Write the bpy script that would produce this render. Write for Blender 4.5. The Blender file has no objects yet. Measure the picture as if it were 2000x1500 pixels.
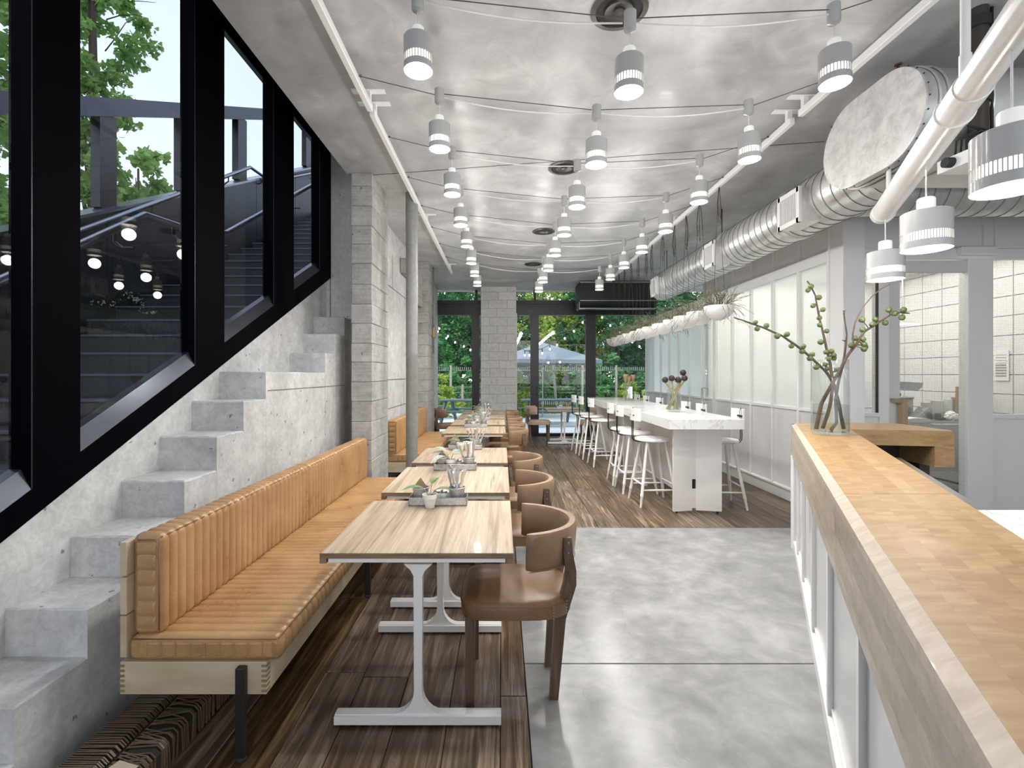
import bpy, bmesh, math, random
from mathutils import Vector, Matrix
C = bpy.context.scene.collection
S = bpy.context.scene
R = random.Random(7)
PI = math.pi
# ---------------------------------------------------------------- camera
F, CX, CY, H = 945.0, 980.0, 731.0, 1.5
cd = bpy.data.cameras.new('camera'); cam = bpy.data.objects.new('camera', cd); C.objects.link(cam)
cam.location = (0, 0, H); cam.rotation_euler = (PI/2, 0, 0)
cd.sensor_width = 36; cd.lens = F/2000*36; cd.shift_x = 0.010; cd.shift_y = -0.0095
cd.clip_start = 0.02; cd.clip_end = 300
S.camera = cam
# ---------------------------------------------------------------- world, exposure
w = bpy.data.worlds.new('world'); S.world = w; w.use_nodes = True
nt = w.node_tree; bg = nt.nodes['Background']
tc = nt.nodes.new('ShaderNodeTexCoord'); sx = nt.nodes.new('ShaderNodeSeparateXYZ'); cr = nt.nodes.new('ShaderNodeValToRGB')
nz = nt.nodes.new('ShaderNodeTexNoise'); nz.inputs['Scale'].default_value = 1.6; nz.inputs['Detail'].default_value = 3
mx = nt.nodes.new('ShaderNodeMix'); mx.data_type = 'RGBA'
nt.links.new(tc.outputs['Generated'], sx.inputs[0]); nt.links.new(sx.outputs['Z'], cr.inputs[0])
nt.links.new(tc.outputs['Generated'], nz.inputs['Vector'])
cr.color_ramp.elements[0].position = 0.0; cr.color_ramp.elements[0].color = (0.86, 0.92, 1.0, 1)
cr.color_ramp.elements[1].position = 0.75; cr.color_ramp.elements[1].color = (0.60, 0.74, 1.0, 1)
nt.links.new(nz.outputs['Fac'], mx.inputs[0]); nt.links.new(cr.outputs[0], mx.inputs[6]); mx.inputs[7].default_value = (0.95, 0.97, 1, 1)
nt.links.new(mx.outputs[2], bg.inputs[0]); bg.inputs[1].default_value = 1.75
sun_d = bpy.data.lights.new('sun', 'SUN'); sun = bpy.data.objects.new('sun', sun_d); C.objects.link(sun)
sun_d.energy = 1.0; sun_d.angle = 0.5; sun_d.color = (1, 0.96, 0.88); sun.rotation_euler = (math.radians(27), 0, math.radians(4))
S.view_settings.view_transform = 'Standard'; S.view_settings.look = 'None'; S.view_settings.gamma = 1
S.view_settings.use_curve_mapping = False; S.view_settings.exposure = 0.95
try:
    cy = S.cycles
    cy.use_denoising = True; cy.max_bounces = 10; cy.diffuse_bounces = 7; cy.glossy_bounces = 4
    cy.transmission_bounces = 8; cy.transparent_max_bounces = 24; cy.caustics_reflective = False; cy.caustics_refractive = False
    cy.sample_clamp_indirect = 6; cy.use_light_tree = True; cy.use_adaptive_sampling = True; cy.adaptive_threshold = 0.015
except Exception: pass

def at(px, py, D): return Vector(((px-CX)/F*D, D, H-(py-CY)/F*D))

# ---------------------------------------------------------------- materials
class NT:
    def __init__(s, name):
        s.m = bpy.data.materials.new(name); s.m.use_nodes = True; s.t = s.m.node_tree
        s.b = s.t.nodes['Principled BSDF']; s.out = s.t.nodes['Material Output']; s._v = None
    def n(s, kind, **kw):
        nd = s.t.nodes.new(kind)
        for k, v in kw.items():
            if hasattr(nd, k): setattr(nd, k, v)
            else: nd.inputs[k.replace('_', ' ')].default_value = v
        return nd
    def l(s, a, b): s.t.links.new(a, b)
    def vec(s, scale=(1, 1, 1), rnd=False, world=False):
        if world:
            g = s.n('ShaderNodeNewGeometry').outputs['Position']
        else:
            g = s.n('ShaderNodeTexCoord').outputs['Object']
        if rnd:
            oi = s.n('ShaderNodeObjectInfo'); mu = s.n('ShaderNodeMath', operation='MULTIPLY'); s.l(oi.outputs['Random'], mu.inputs[0]); mu.inputs[1].default_value = 47.0
            ad = s.n('ShaderNodeVectorMath', operation='ADD'); s.l(g, ad.inputs[0]); s.l(mu.outputs[0], ad.inputs[1]); g = ad.outputs[0]
        mp = s.n('ShaderNodeMapping'); s.l(g, mp.inputs[0]); mp.inputs['Scale'].default_value = scale
        return mp.outputs[0]
    def noise(s, v, scale, detail=4, rough=0.55, dist=0.0):
        n = s.n('ShaderNodeTexNoise'); s.l(v, n.inputs['Vector']); n.inputs['Scale'].default_value = scale
        n.inputs['Detail'].default_value = detail; n.inputs['Roughness'].default_value = rough; n.inputs['Distortion'].default_value = dist
        return n.outputs['Fac']
    def ramp(s, f, stops):
        r = s.n('ShaderNodeValToRGB'); s.l(f, r.inputs[0]); e = r.color_ramp.elements
        while len(e) < len(stops): e.new(0.5)
        for i, (p, c) in enumerate(stops):
            e[i].position = p; e[i].color = (c, c, c, 1) if not isinstance(c, tuple) else (*c, 1)
        return r.outputs[0]
    def mix(s, f, a, b, mode='MIX'):
        m = s.n('ShaderNodeMix', data_type='RGBA', blend_type=mode)
        for x, k in ((f, 0), (a, 6), (b, 7)):
            if isinstance(x, (int, float)): m.inputs[k].default_value = x if k == 0 else (x, x, x, 1)
            elif isinstance(x, tuple): m.inputs[k].default_value = (*x, 1)
            else: s.l(x, m.inputs[k])
        return m.outputs[2]
    def bump(s, f, strength=0.3, dist=0.005):
        b = s.n('ShaderNodeBump'); s.l(f, b.inputs['Height']); b.inputs['Strength'].default_value = strength; b.inputs['Distance'].default_value = dist
        s.l(b.outputs[0], s.b.inputs['Normal']); return b
    def col(s, x):
        if isinstance(x, tuple): s.b.inputs['Base Color'].default_value = (*x, 1)
        else: s.l(x, s.b.inputs['Base Color'])
    def set(s, **kw):
        for k, v in kw.items():
            i = s.b.inputs[{'rough': 'Roughness', 'metal': 'Metallic', 'coat': 'Coat Weight', 'spec': 'Specular IOR Level', 'sheen': 'Sheen Weight', 'trans': 'Transmission Weight', 'sub': 'Subsurface Weight', 'coatr': 'Coat Roughness'}[k]]
            if isinstance(v, (int, float)): i.default_value = v
            else: s.l(v, i)
        return s

def plain(name, c, rough=0.5, metal=0.0, coat=0.0, var=0.06, vs=9.0, bump=0.0):
    t = NT(name); v = t.vec(rnd=True); f = t.noise(v, vs, 3)
    t.col(t.mix(f, tuple(x*(1-var) for x in c), tuple(min(1, x*(1+var)) for x in c)))
    t.set(rough=rough, metal=metal, coat=coat)
    if bump: t.bump(t.noise(v, vs*9, 3), bump, 0.002)
    return t.m

def concrete(name, lo, hi, rough=0.85, holes=True, world=True, bs=0.5, board=False):
    t = NT(name); v = t.vec(world=world, rnd=not world)
    a = t.noise(v, 1.3, 6, 0.6); b = t.noise(v, 7, 6, 0.65); c = t.noise(v, 60, 3)
    f = t.mix(0.45, a, b); k = t.ramp(f, [(0.32, lo), (0.5, tuple((x+y)/2 for x, y in zip(lo, hi))), (0.66, hi)]); k = t.mix(0.35, k, t.ramp(t.noise(v, 19, 5, 0.7, 1.0), [(0.36, 0.5), (0.6, 1.0)]), 'MULTIPLY')
    if board:
        v2 = t.vec((1.5, 1.5, 40), world=world, rnd=not world); k = t.mix(0.12, k, t.ramp(t.noise(v2, 1.5, 4), [(0.35, 0.2), (0.65, 0.9)]), 'OVERLAY')
    h = t.mix(0.3, b, c)
    if holes:
        vo = t.n('ShaderNodeTexVoronoi'); t.l(v, vo.inputs['Vector']); vo.inputs['Scale'].default_value = 9
        hm = t.ramp(t.mix(0.25, vo.outputs['Distance'], t.noise(v, 70, 2)), [(0.165, 0.0), (0.20, 1.0)])
        wv = t.n('ShaderNodeSeparateColor'); t.l(vo.outputs['Color'], wv.inputs[0])
        gate = t.ramp(wv.outputs[0], [(0.42, 1.0), (0.48, 0.0)])
        hm = t.mix(1.0, hm, gate, 'LIGHTEN')
        k = t.mix(1.0, k, t.mix(1.0, 0.42, hm, 'LIGHTEN'), 'MULTIPLY'); h = t.mix(1.0, h, hm, 'MULTIPLY')
    t.col(k); t.set(rough=rough); t.bump(h, bs, 0.006)
    return t.m

def woodm(name, lo, mid, hi, gx=22, gy=1.2, axis='Y', rough=0.5, coat=0.0, tint=0.0, bs=0.25, dist=0.6, knots=False, dark=0.5):
    t = NT(name)
    sc = {'Y': (gx, gy, gx), 'X': (gy, gx, gx), 'Z': (gx, gx, gy)}[axis]
    v = t.vec(sc, rnd=True); f = t.noise(v, 1.0, 7, 0.62, dist); g = t.noise(t.vec(tuple(x*5 if x == gx else x*2 for x in sc), rnd=True), 1.0, 3)
    k = t.ramp(f, [(0.30, lo), (0.5, mid), (0.68, hi)])
    k = t.mix(0.30, k, t.ramp(g, [(0.38, dark), (0.55, 1.0)]), 'MULTIPLY')
    if knots:
        vo = t.n('ShaderNodeTexVoronoi'); t.l(t.vec((1.6, .8, 1.6), rnd=True), vo.inputs['Vector']); vo.inputs['Scale'].default_value = 2.2
        k = t.mix(1.0, k, t.ramp(vo.outputs['Distance'], [(0.03, 0.25), (0.075, 1.0)]), 'MULTIPLY')
        k = t.mix(0.7, k, t.ramp(t.noise(t.vec(world=True), 2.2, 5), [(0.3, 0.45), (0.6, 1.0)]), 'MULTIPLY')
    if tint:
        oi = t.n('ShaderNodeObjectInfo'); hs = t.n('ShaderNodeHueSaturation'); t.l(k, hs.inputs['Color'])
        mr = t.n('ShaderNodeMapRange'); t.l(oi.outputs['Random'], mr.inputs[0]); mr.inputs[3].default_value = 1-tint; mr.inputs[4].default_value = 1+tint
        t.l(mr.outputs[0], hs.inputs['Value']); k = hs.outputs[0]
        mr2 = t.n('ShaderNodeMapRange'); t.l(oi.outputs['Random'], mr2.inputs[0]); mr2.inputs[3].default_value = 1.35 if tint > .2 else 1.03; mr2.inputs[4].default_value = 0.85 if tint > .2 else 0.97; t.l(mr2.outputs[0], hs.inputs['Saturation'])
    t.col(k); t.set(rough=rough, coat=coat); t.bump(t.mix(0.5, f, g), bs, 0.003)
    return t.m

def emis(name, c, e):
    t = NT(name); t.col((0.8, 0.8, 0.78)); t.b.inputs['Emission Color'].default_value = (*c, 1); t.b.inputs['Emission Strength'].default_value = e
    t.set(rough=0.4); return t.m

def glass(name, tint, refl=1.0, grid=False, frost=0.0):
    t = NT(name); t.t.nodes.remove(t.b)
    tr = t.n('ShaderNodeBsdfTransparent'); tr.inputs[0].default_value = (*tint, 1)
    gl = t.n('ShaderNodeBsdfGlossy'); gl.inputs['Roughness'].default_value = 0.0; gl.inputs[0].default_value = (refl, refl, refl, 1)
    fr = t.n('ShaderNodeFresnel'); ge = t.n('ShaderNodeNewGeometry'); mri = t.n('ShaderNodeMapRange'); t.l(ge.outputs['Backfacing'], mri.inputs[0]); mri.inputs[3].default_value = 1.5; mri.inputs[4].default_value = 1/1.5; t.l(mri.outputs[0], fr.inputs[0])
    mx = t.n('ShaderNodeMixShader'); t.l(fr.outputs[0], mx.inputs[0]); t.l(tr.outputs[0], mx.inputs[1]); t.l(gl.outputs[0], mx.inputs[2])
    o = mx.outputs[0]
    if frost:
        df = t.n('ShaderNodeBsdfTranslucent'); df.inputs[0].default_value = (0.92, 0.97, 0.96, 1); d2 = t.n('ShaderNodeBsdfDiffuse'); d2.inputs[0].default_value = (0.75, 0.8, 0.8, 1)
        m3 = t.n('ShaderNodeMixShader', ); m3.inputs[0].default_value = 0.4; t.l(df.outputs[0], m3.inputs[1]); t.l(d2.outputs[0], m3.inputs[2])
        m2 = t.n('ShaderNodeMixShader'); m2.inputs[0].default_value = frost; t.l(o, m2.inputs[1]); t.l(m3.outputs[0], m2.inputs[2]); o = m2.outputs[0]
    if grid:
        v = t.vec(world=True); sp = t.n('ShaderNodeSeparateXYZ'); t.l(v, sp.inputs[0])
        def line(src):
            a = t.n('ShaderNodeMath', operation='MULTIPLY'); t.l(src, a.inputs[0]); a.inputs[1].default_value = 62.0
            b = t.n('ShaderNodeMath', operation='FRACT'); t.l(a.outputs[0], b.inputs[0])
            c = t.n('ShaderNodeMath', operation='LESS_THAN'); t.l(b.outputs[0], c.inputs[0]); c.inputs[1].default_value = 0.13; return c.outputs[0]
        xy = t.n('ShaderNodeMath', operation='ADD'); t.l(sp.outputs[0], xy.inputs[0]); t.l(sp.outputs[1], xy.inputs[1])
        mxx = t.n('ShaderNodeMath', operation='MAXIMUM'); t.l(line(xy.outputs[0]), mxx.inputs[0]); t.l(line(sp.outputs[2]), mxx.inputs[1])
        hf = t.n('ShaderNodeMath', operation='MULTIPLY'); t.l(mxx.outputs[0], hf.inputs[0]); hf.inputs[1].default_value = 0.55
        d = t.n('ShaderNodeBsdfDiffuse'); d.inputs[0].default_value = (0.45, 0.45, 0.45, 1)
        m4 = t.n('ShaderNodeMixShader'); t.l(hf.outputs[0], m4.inputs[0]); t.l(o, m4.inputs[1]); t.l(d.outputs[0], m4.inputs[2]); o = m4.outputs[0]
    t.l(o, t.out.inputs[0]); return t.m

def realglass(name, c=(1, 1, 1), ior=1.45):
    t = NT(name); t.t.nodes.remove(t.b)
    g = t.n('ShaderNodeBsdfGlass'); g.inputs[0].default_value = (*c, 1); g.inputs['Roughness'].default_value = 0; g.inputs['IOR'].default_value = ior
    t.l(g.outputs[0], t.out.inputs[0]); return t.m

def leafm(name, lo, hi, rough=0.5):
    t = NT(name); oi = t.n('ShaderNodeObjectInfo'); f = t.noise(t.vec(world=True), 1.1, 5); f2 = t.noise(t.vec(world=True), 9, 2)
    f3 = t.mix(0.5, f, f2); t.col(t.ramp(f3, [(0.36, lo), (0.62, hi)])); t.set(rough=rough, spec=0.3)
    d = t.n('ShaderNodeBsdfTranslucent'); d.inputs[0].default_value = (*[min(1, x*1.3) for x in hi], 1)
    m = t.n('ShaderNodeMixShader'); m.inputs[0].default_value = 0.3; t.l(t.b.outputs[0], m.inputs[1]); t.l(d.outputs[0], m.inputs[2]); t.l(m.outputs[0], t.out.inputs[0])
    return t.m

def leatherm(name, lo, hi, rough=0.42):
    t = NT(name); v = t.vec(rnd=True); a = t.noise(v, 4, 5, 0.6, 0.5); b = t.noise(v, 140, 2)
    cr = t.n('ShaderNodeTexVoronoi', feature='DISTANCE_TO_EDGE'); t.l(v, cr.inputs['Vector']); cr.inputs['Scale'].default_value = 26
    k = t.ramp(a, [(0.3, lo), (0.7, hi)]); k = t.mix(0.16, k, t.ramp(cr.outputs['Distance'], [(0.0, 1.0), (0.05, 0.55)]), 'OVERLAY')
    t.col(k); t.set(rough=t.ramp(a, [(0.3, rough-0.08), (0.7, rough+0.1)])); t.bump(t.mix(0.5, b, a), 0.18, 0.002); return t.m

def marblem(name):
    t = NT(name); v = t.vec(world=True); f = t.noise(v, 2.0, 7, 0.55, 1.6)
    vein = t.ramp(f, [(0.47, 1.0), (0.495, 0.55), (0.52, 1.0)]); k = t.mix(t.noise(v, 1.2, 3), (0.74, 0.73, 0.70), (0.86, 0.86, 0.85))
    t.col(t.mix(0.5, k, vein, 'MULTIPLY')); t.set(rough=0.12); return t.m

M = {}
M['ceiling'] = None
t = NT('ceiling_plaster'); v = t.vec(world=True); a = t.noise(v, 0.9, 5, 0.5, 1.2); b = t.noise(v, 3.5, 6, 0.65, 0.8)
f = t.mix(0.4, a, b); t.col(t.ramp(f, [(0.32, (0.33, 0.333, 0.34)), (0.5, (0.49, 0.493, 0.50)), (0.68, (0.74, 0.743, 0.75))]))
t.set(rough=t.ramp(b, [(0.35, 0.28), (0.65, 0.5)])); t.bump(b, 0.35, 0.006); M['ceiling'] = t.m
M['conc'] = concrete('cast_concrete', (0.40, 0.40, 0.395), (0.72, 0.72, 0.715))
M['block'] = concrete('concrete_block', (0.27, 0.265, 0.25), (0.50, 0.49, 0.47), world=False, board=True)
M['block_pale'] = concrete('pale_block', (0.62, 0.62, 0.60), (0.82, 0.82, 0.80), world=False, board=True, holes=True)
M['mortar'] = concrete('mortar', (0.16, 0.155, 0.15), (0.27, 0.26, 0.25), holes=False)
t = NT('polished_concrete'); v = t.vec(world=True); a = t.noise(v, 1.1, 8, 0.62, 0.35); b = t.noise(v, 6, 7, 0.6, 0.3)
f = t.mix(0.45, a, b); k = t.ramp(f, [(0.30, (0.16, 0.16, 0.157)), (0.5, (0.27, 0.269, 0.265)), (0.70, (0.42, 0.418, 0.41))])
vo = t.n('ShaderNodeTexVoronoi', feature='DISTANCE_TO_EDGE'); 
dv = t.n('ShaderNodeVectorMath', operation='ADD'); t.l(v, dv.inputs[0]); nn = t.n('ShaderNodeTexNoise'); t.l(v, nn.inputs['Vector']); nn.inputs['Scale'].default_value = 2.5; t.l(nn.outputs['Color'], dv.inputs[1])
t.l(dv.outputs[0], vo.inputs['Vector']); vo.inputs['Scale'].default_value = 0.7
k = t.mix(0.16, k, t.ramp(vo.outputs['Distance'], [(0.0, 0.35), (0.006, 1.0)]), 'MULTIPLY')
t.col(k); t.set(rough=t.ramp(b, [(0.3, 0.19), (0.7, 0.27)])); t.bump(b, 0.08, 0.003); M['floor'] = t.m
M['plank'] = woodm('reclaimed_plank', (0.045, 0.028, 0.016), (0.135, 0.090, 0.055), (0.33, 0.245, 0.17), 24, 1.6, 'Y', 0.33, 0.0, 0.36, 0.8, 1.2, True, 0.3)
M['oak'] = woodm('pale_oak', (0.23, 0.155, 0.095), (0.43, 0.325, 0.225), (0.53, 0.42, 0.305), 19, 0.8, 'Y', 0.40, 0.1, 0.05, 0.12, 1.6, dark=0.5)
M['oak_edge'] = woodm('oak_edge', (0.17, 0.10, 0.055), (0.26, 0.165, 0.095), (0.36, 0.24, 0.15), 30, 3, 'X', 0.5, 0, 0.05)
M['ply'] = woodm('bench_timber', (0.42, 0.33, 0.21), (0.54, 0.44, 0.30), (0.62, 0.53, 0.38), 3.2, 1.3, 'X', 0.5, 0, 0.05, 0.1, 0.9, dark=0.75)
M['joint'] = woodm('joint_end_grain', (0.2, 0.13, 0.08), (0.27, 0.19, 0.12), (0.34, 0.25, 0.16), 40, 8, 'X', 0.6)
M['maple'] = woodm('amber_butcher_block', (0.34, 0.19, 0.07), (0.42, 0.255, 0.105), (0.50, 0.325, 0.15), 14, 2.6, 'X', 0.42, 0.1, 0.07, 0.06, 1.4, dark=0.8)
M['maple_side'] = woodm('side_laminate', (0.36, 0.29, 0.215), (0.44, 0.365, 0.28), (0.51, 0.435, 0.35), 26, 0.8, 'Y', 0.4, 0.2, 0.16, 0.08, 0.6, dark=0.85)
M['maple_edge'] = woodm('pale_edge_block', (0.46, 0.36, 0.26), (0.55, 0.45, 0.345), (0.62, 0.52, 0.42), 26, 3, 'X', 0.4, 0.2, 0.1, 0.08, 0.6, dark=0.9)
M['walnut'] = woodm('dark_chair_wood', (0.075, 0.042, 0.025), (0.125, 0.075, 0.045), (0.19, 0.12, 0.075), 35, 3, 'Z', 0.42, 0.15, 0.1, 0.15)
M['leather'] = leatherm('tan_quilted_leather', (0.31, 0.17, 0.07), (0.45, 0.27, 0.125), 0.33)
M['seatleather'] = leatherm('brown_leather', (0.14, 0.075, 0.036), (0.24, 0.14, 0.075), 0.36)
M['backleather'] = leatherm('taupe_leather', (0.18, 0.105, 0.058), (0.27, 0.17, 0.10), 0.36)
M['paleleather'] = leatherm('pale_leather', (0.38, 0.27, 0.19), (0.5, 0.37, 0.27), 0.4)
M['seam'] = plain('leather_seam', (0.22, 0.11, 0.04), 0.6)
M['white'] = plain('white_enamel', (0.83, 0.82, 0.80), 0.22, var=0.02)
M['whitepaint'] = plain('white_paint', (0.80, 0.80, 0.795), 0.4, var=0.02)
M['panel'] = plain('grey_gloss_panel', (0.70, 0.70, 0.70), 0.14, var=0.03, vs=2)
M['greypaint'] = plain('grey_wall_paint', (0.64, 0.64, 0.635), 0.5, var=0.03)
M['lampgrey'] = plain('lamp_enamel', (0.40, 0.40, 0.40), 0.25, coat=0.2, var=0.02)
M['black'] = plain('black_anodised', (0.0012, 0.0012, 0.0025), 0.55, var=0.1); M['black'].node_tree.nodes['Principled BSDF'].inputs['Specular IOR Level'].default_value = 0.02
M['blackmat'] = plain('black_sheet', (0.018, 0.017, 0.017), 0.45, var=0.1)
M['bevel'] = plain('satin_black_sill', (0.04, 0.045, 0.057), 0.25, metal=0.6, var=0.05)
M['door_black'] = plain('bronze_black', (0.022, 0.018, 0.018), 0.4, var=0.1)
M['iron'] = plain('dark_iron', (0.06, 0.055, 0.05), 0.4, metal=0.8)
M['ductseam'] = plain('duct_seam', (0.26, 0.26, 0.26), 0.5, metal=0.5)
M['cutlery'] = plain('polished_cutlery', (0.78, 0.77, 0.75), 0.25, metal=0.85)
M['steel'] = plain('brushed_steel', (0.45, 0.45, 0.46), 0.28, metal=1.0)
M['railsteel'] = plain('dark_rail_steel', (0.30, 0.31, 0.33), 0.3, metal=1.0)
M['pipegrey'] = concrete('grey_painted_pipe', (0.22, 0.22, 0.21), (0.30, 0.30, 0.29), 0.45, False, True, 0.1)
t = NT('galvanised'); v = t.vec(rnd=True); vo = t.n('ShaderNodeTexVoronoi'); t.l(v, vo.inputs['Vector']); vo.inputs['Scale'].default_value = 190
t.col(t.mix(0.6, t.ramp(t.noise(v, 14, 4), [(0.35, 0.34), (0.65, 0.52)]), vo.outputs['Color'], 'SOFT_LIGHT')); 
hs = t.n('ShaderNodeHueSaturation'); hs.inputs['Saturation'].default_value = 0.12; t.l(t.b.inputs['Base Color'].links[0].from_socket, hs.inputs['Color']); t.l(hs.outputs[0], t.b.inputs['Base Color'])
t.set(rough=0.42, metal=0.75); M['galv'] = t.m
t = NT('duct_metal'); v = t.vec(world=True); f = t.noise(v, 6, 5, 0.6); t.col(t.ramp(f, [(0.35, (0.58, 0.58, 0.57)), (0.65, (0.74, 0.74, 0.73))])); t.set(rough=t.ramp(f, [(0.35, 0.3), (0.65, 0.45)]), metal=0.7); t.bump(f, 0.15, 0.01); M['duct'] = t.m
t = NT('spangled_cap'); v = t.vec(world=True); f = t.noise(v, 9, 6, 0.7, 0.4); t.col(t.ramp(f, [(0.36, (0.50, 0.49, 0.48)), (0.6, (0.70, 0.69, 0.68))])); t.set(rough=0.5, metal=0.35); t.bump(f, 0.25, 0.006); M['cap'] = t.m
M['marble'] = marblem('white_marble')
M['tile'] = plain('white_glazed_tile', (0.74, 0.74, 0.73), 0.15, var=0.03, vs=3)
M['grout'] = plain('grout', (0.30, 0.30, 0.29), 0.8)
M['winglass'] = glass('clear_glazing', (0.84, 0.87, 0.87), 1.0)
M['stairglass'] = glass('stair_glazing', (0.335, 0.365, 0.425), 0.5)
M['wireglass'] = glass('wired_glass', (0.88, 0.89, 0.89), 1.0, True, 0.06)
M['frost'] = glass('frosted_wired_glass', (0.93, 0.96, 0.95), 1.0, True, 0.62)
M['frost_brightened'] = glass('milky_brightened_glass', (0.93, 0.96, 0.95), 1.0, True, 0.92)  # extra frost makes the outer panes paler, in place of weak daylight
M['plaster'] = concrete('brightened_beige_plaster', (0.74, 0.73, 0.70), (0.90, 0.89, 0.86), 0.85, True)  # beige plaster, lightened to stand in for light missing in the niche
M['vase'] = glass('vase_glass', (0.96, 0.975, 0.97), 1.0); M['water'] = glass('vase_water', (0.90, 0.91, 0.88), .8)
M['lens'] = emis('lamp_lens', (1.0, 0.88, 0.66), 2.2); M['glow'] = emis('lamp_glow', (1.0, 0.93, 0.78), 1.8); M['lampcap'] = emis('lamp_cap', (1.0, 0.97, 0.86), 0.12)
M['bulb'] = emis('bulb', (1.0, 0.93, 0.82), 2.2)
M['rubber'] = plain('black_rubber', (0.02, 0.02, 0.02), 0.7)
M['frit'] = plain('frit', (0.78, 0.85, 0.82), 0.6)
M['ceramic'] = plain('white_ceramic', (0.80, 0.79, 0.76), 0.35, var=0.02)
M['bowl'] = plain('matt_white_bowl', (0.76, 0.75, 0.74), 0.6, var=0.03)
M['kraft'] = plain('kraft_paper', (0.40, 0.28, 0.18), 0.8)
M['paper'] = plain('white_paper', (0.82, 0.82, 0.80), 0.8)
M['print'] = plain('grey_print', (0.30, 0.29, 0.28), 0.8)
M['bark'] = plain('bark', (0.11, 0.075, 0.055), 0.85, var=0.3, vs=30, bump=0.5)
M['twig'] = plain('grey_twig', (0.10, 0.09, 0.06), 0.8, var=0.3, vs=40, bump=0.4)
M['fig'] = plain('green_fig', (0.11, 0.15, 0.055), 0.5, var=0.35, vs=18)
M['stem'] = plain('pale_stem', (0.30, 0.27, 0.12), 0.6, var=0.3, vs=14)
M['choke'] = plain('purple_bract', (0.055, 0.028, 0.034), 0.6, var=0.4, vs=60)
M['protea'] = plain('dried_protea', (0.30, 0.18, 0.12), 0.75, var=0.4, vs=60)
M['leaf'] = leafm('house_leaf', (0.10, 0.17, 0.07), (0.30, 0.40, 0.22))
M['silverleaf'] = leafm('silver_leaf', (0.16, 0.23, 0.18), (0.42, 0.50, 0.44))
M['rhip'] = plain('stick_plant', (0.13, 0.13, 0.065), 0.7, var=0.4, vs=25)
M['cord'] = plain('dark_cord', (0.05, 0.038, 0.03), 0.8)
M['wire'] = plain('grey_wire', (0.10, 0.10, 0.10), 0.5)
M['whitecord'] = plain('white_cord', (0.7, 0.7, 0.69), 0.5)
M['twine'] = plain('waxed_twine', (0.115, 0.078, 0.048), 0.3, var=0.4, vs=40)
M['twinecore'] = plain('dark_core', (0.03, 0.02, 0.013), 0.7)
M['card'] = plain('cardboard_tip', (0.48, 0.40, 0.30), 0.5)
M['soil'] = plain('potting_soil', (0.03, 0.022, 0.016), 0.95)
M['pole'] = plain('brown_iron_pipe', (0.06, 0.05, 0.042), 0.35, metal=0.3, var=0.3)
M['treeA'] = leafm('foliage_dark', (0.018, 0.075, 0.03), (0.085, 0.25, 0.11)); M['treeB'] = leafm('foliage_mid', (0.03, 0.11, 0.035), (0.15, 0.36, 0.13))
M['treeC'] = leafm('foliage_yellow', (0.10, 0.20, 0.02), (0.42, 0.52, 0.10)); M['ginkgo'] = leafm('ginkgo_leaf', (0.10, 0.21, 0.045), (0.34, 0.52, 0.15))
M['grass'] = leafm('grass', (0.08, 0.17, 0.04), (0.26, 0.38, 0.12))
M['patio'] = concrete('patio_paving', (0.56, 0.60, 0.62), (0.70, 0.74, 0.76), 0.8, False)
M['lawn'] = plain('lawn', (0.07, 0.13, 0.035), 0.95, var=0.4, vs=4)
M['teal'] = plain('slate_blue_paint', (0.085, 0.125, 0.15), 0.5, var=0.08)
M['canvas'] = plain('grey_blue_canvas', (0.13, 0.16, 0.185), 0.9, var=0.04)
M['stake'] = plain('weathered_stake', (0.36, 0.31, 0.26), 0.9, var=0.25, vs=20)
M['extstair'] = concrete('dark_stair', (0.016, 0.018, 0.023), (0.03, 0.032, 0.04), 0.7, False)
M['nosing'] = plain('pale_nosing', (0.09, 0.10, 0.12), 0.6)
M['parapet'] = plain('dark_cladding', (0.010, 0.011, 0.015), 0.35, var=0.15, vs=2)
M['beam'] = plain('slate_beam', (0.075, 0.085, 0.105), 0.5)

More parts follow.
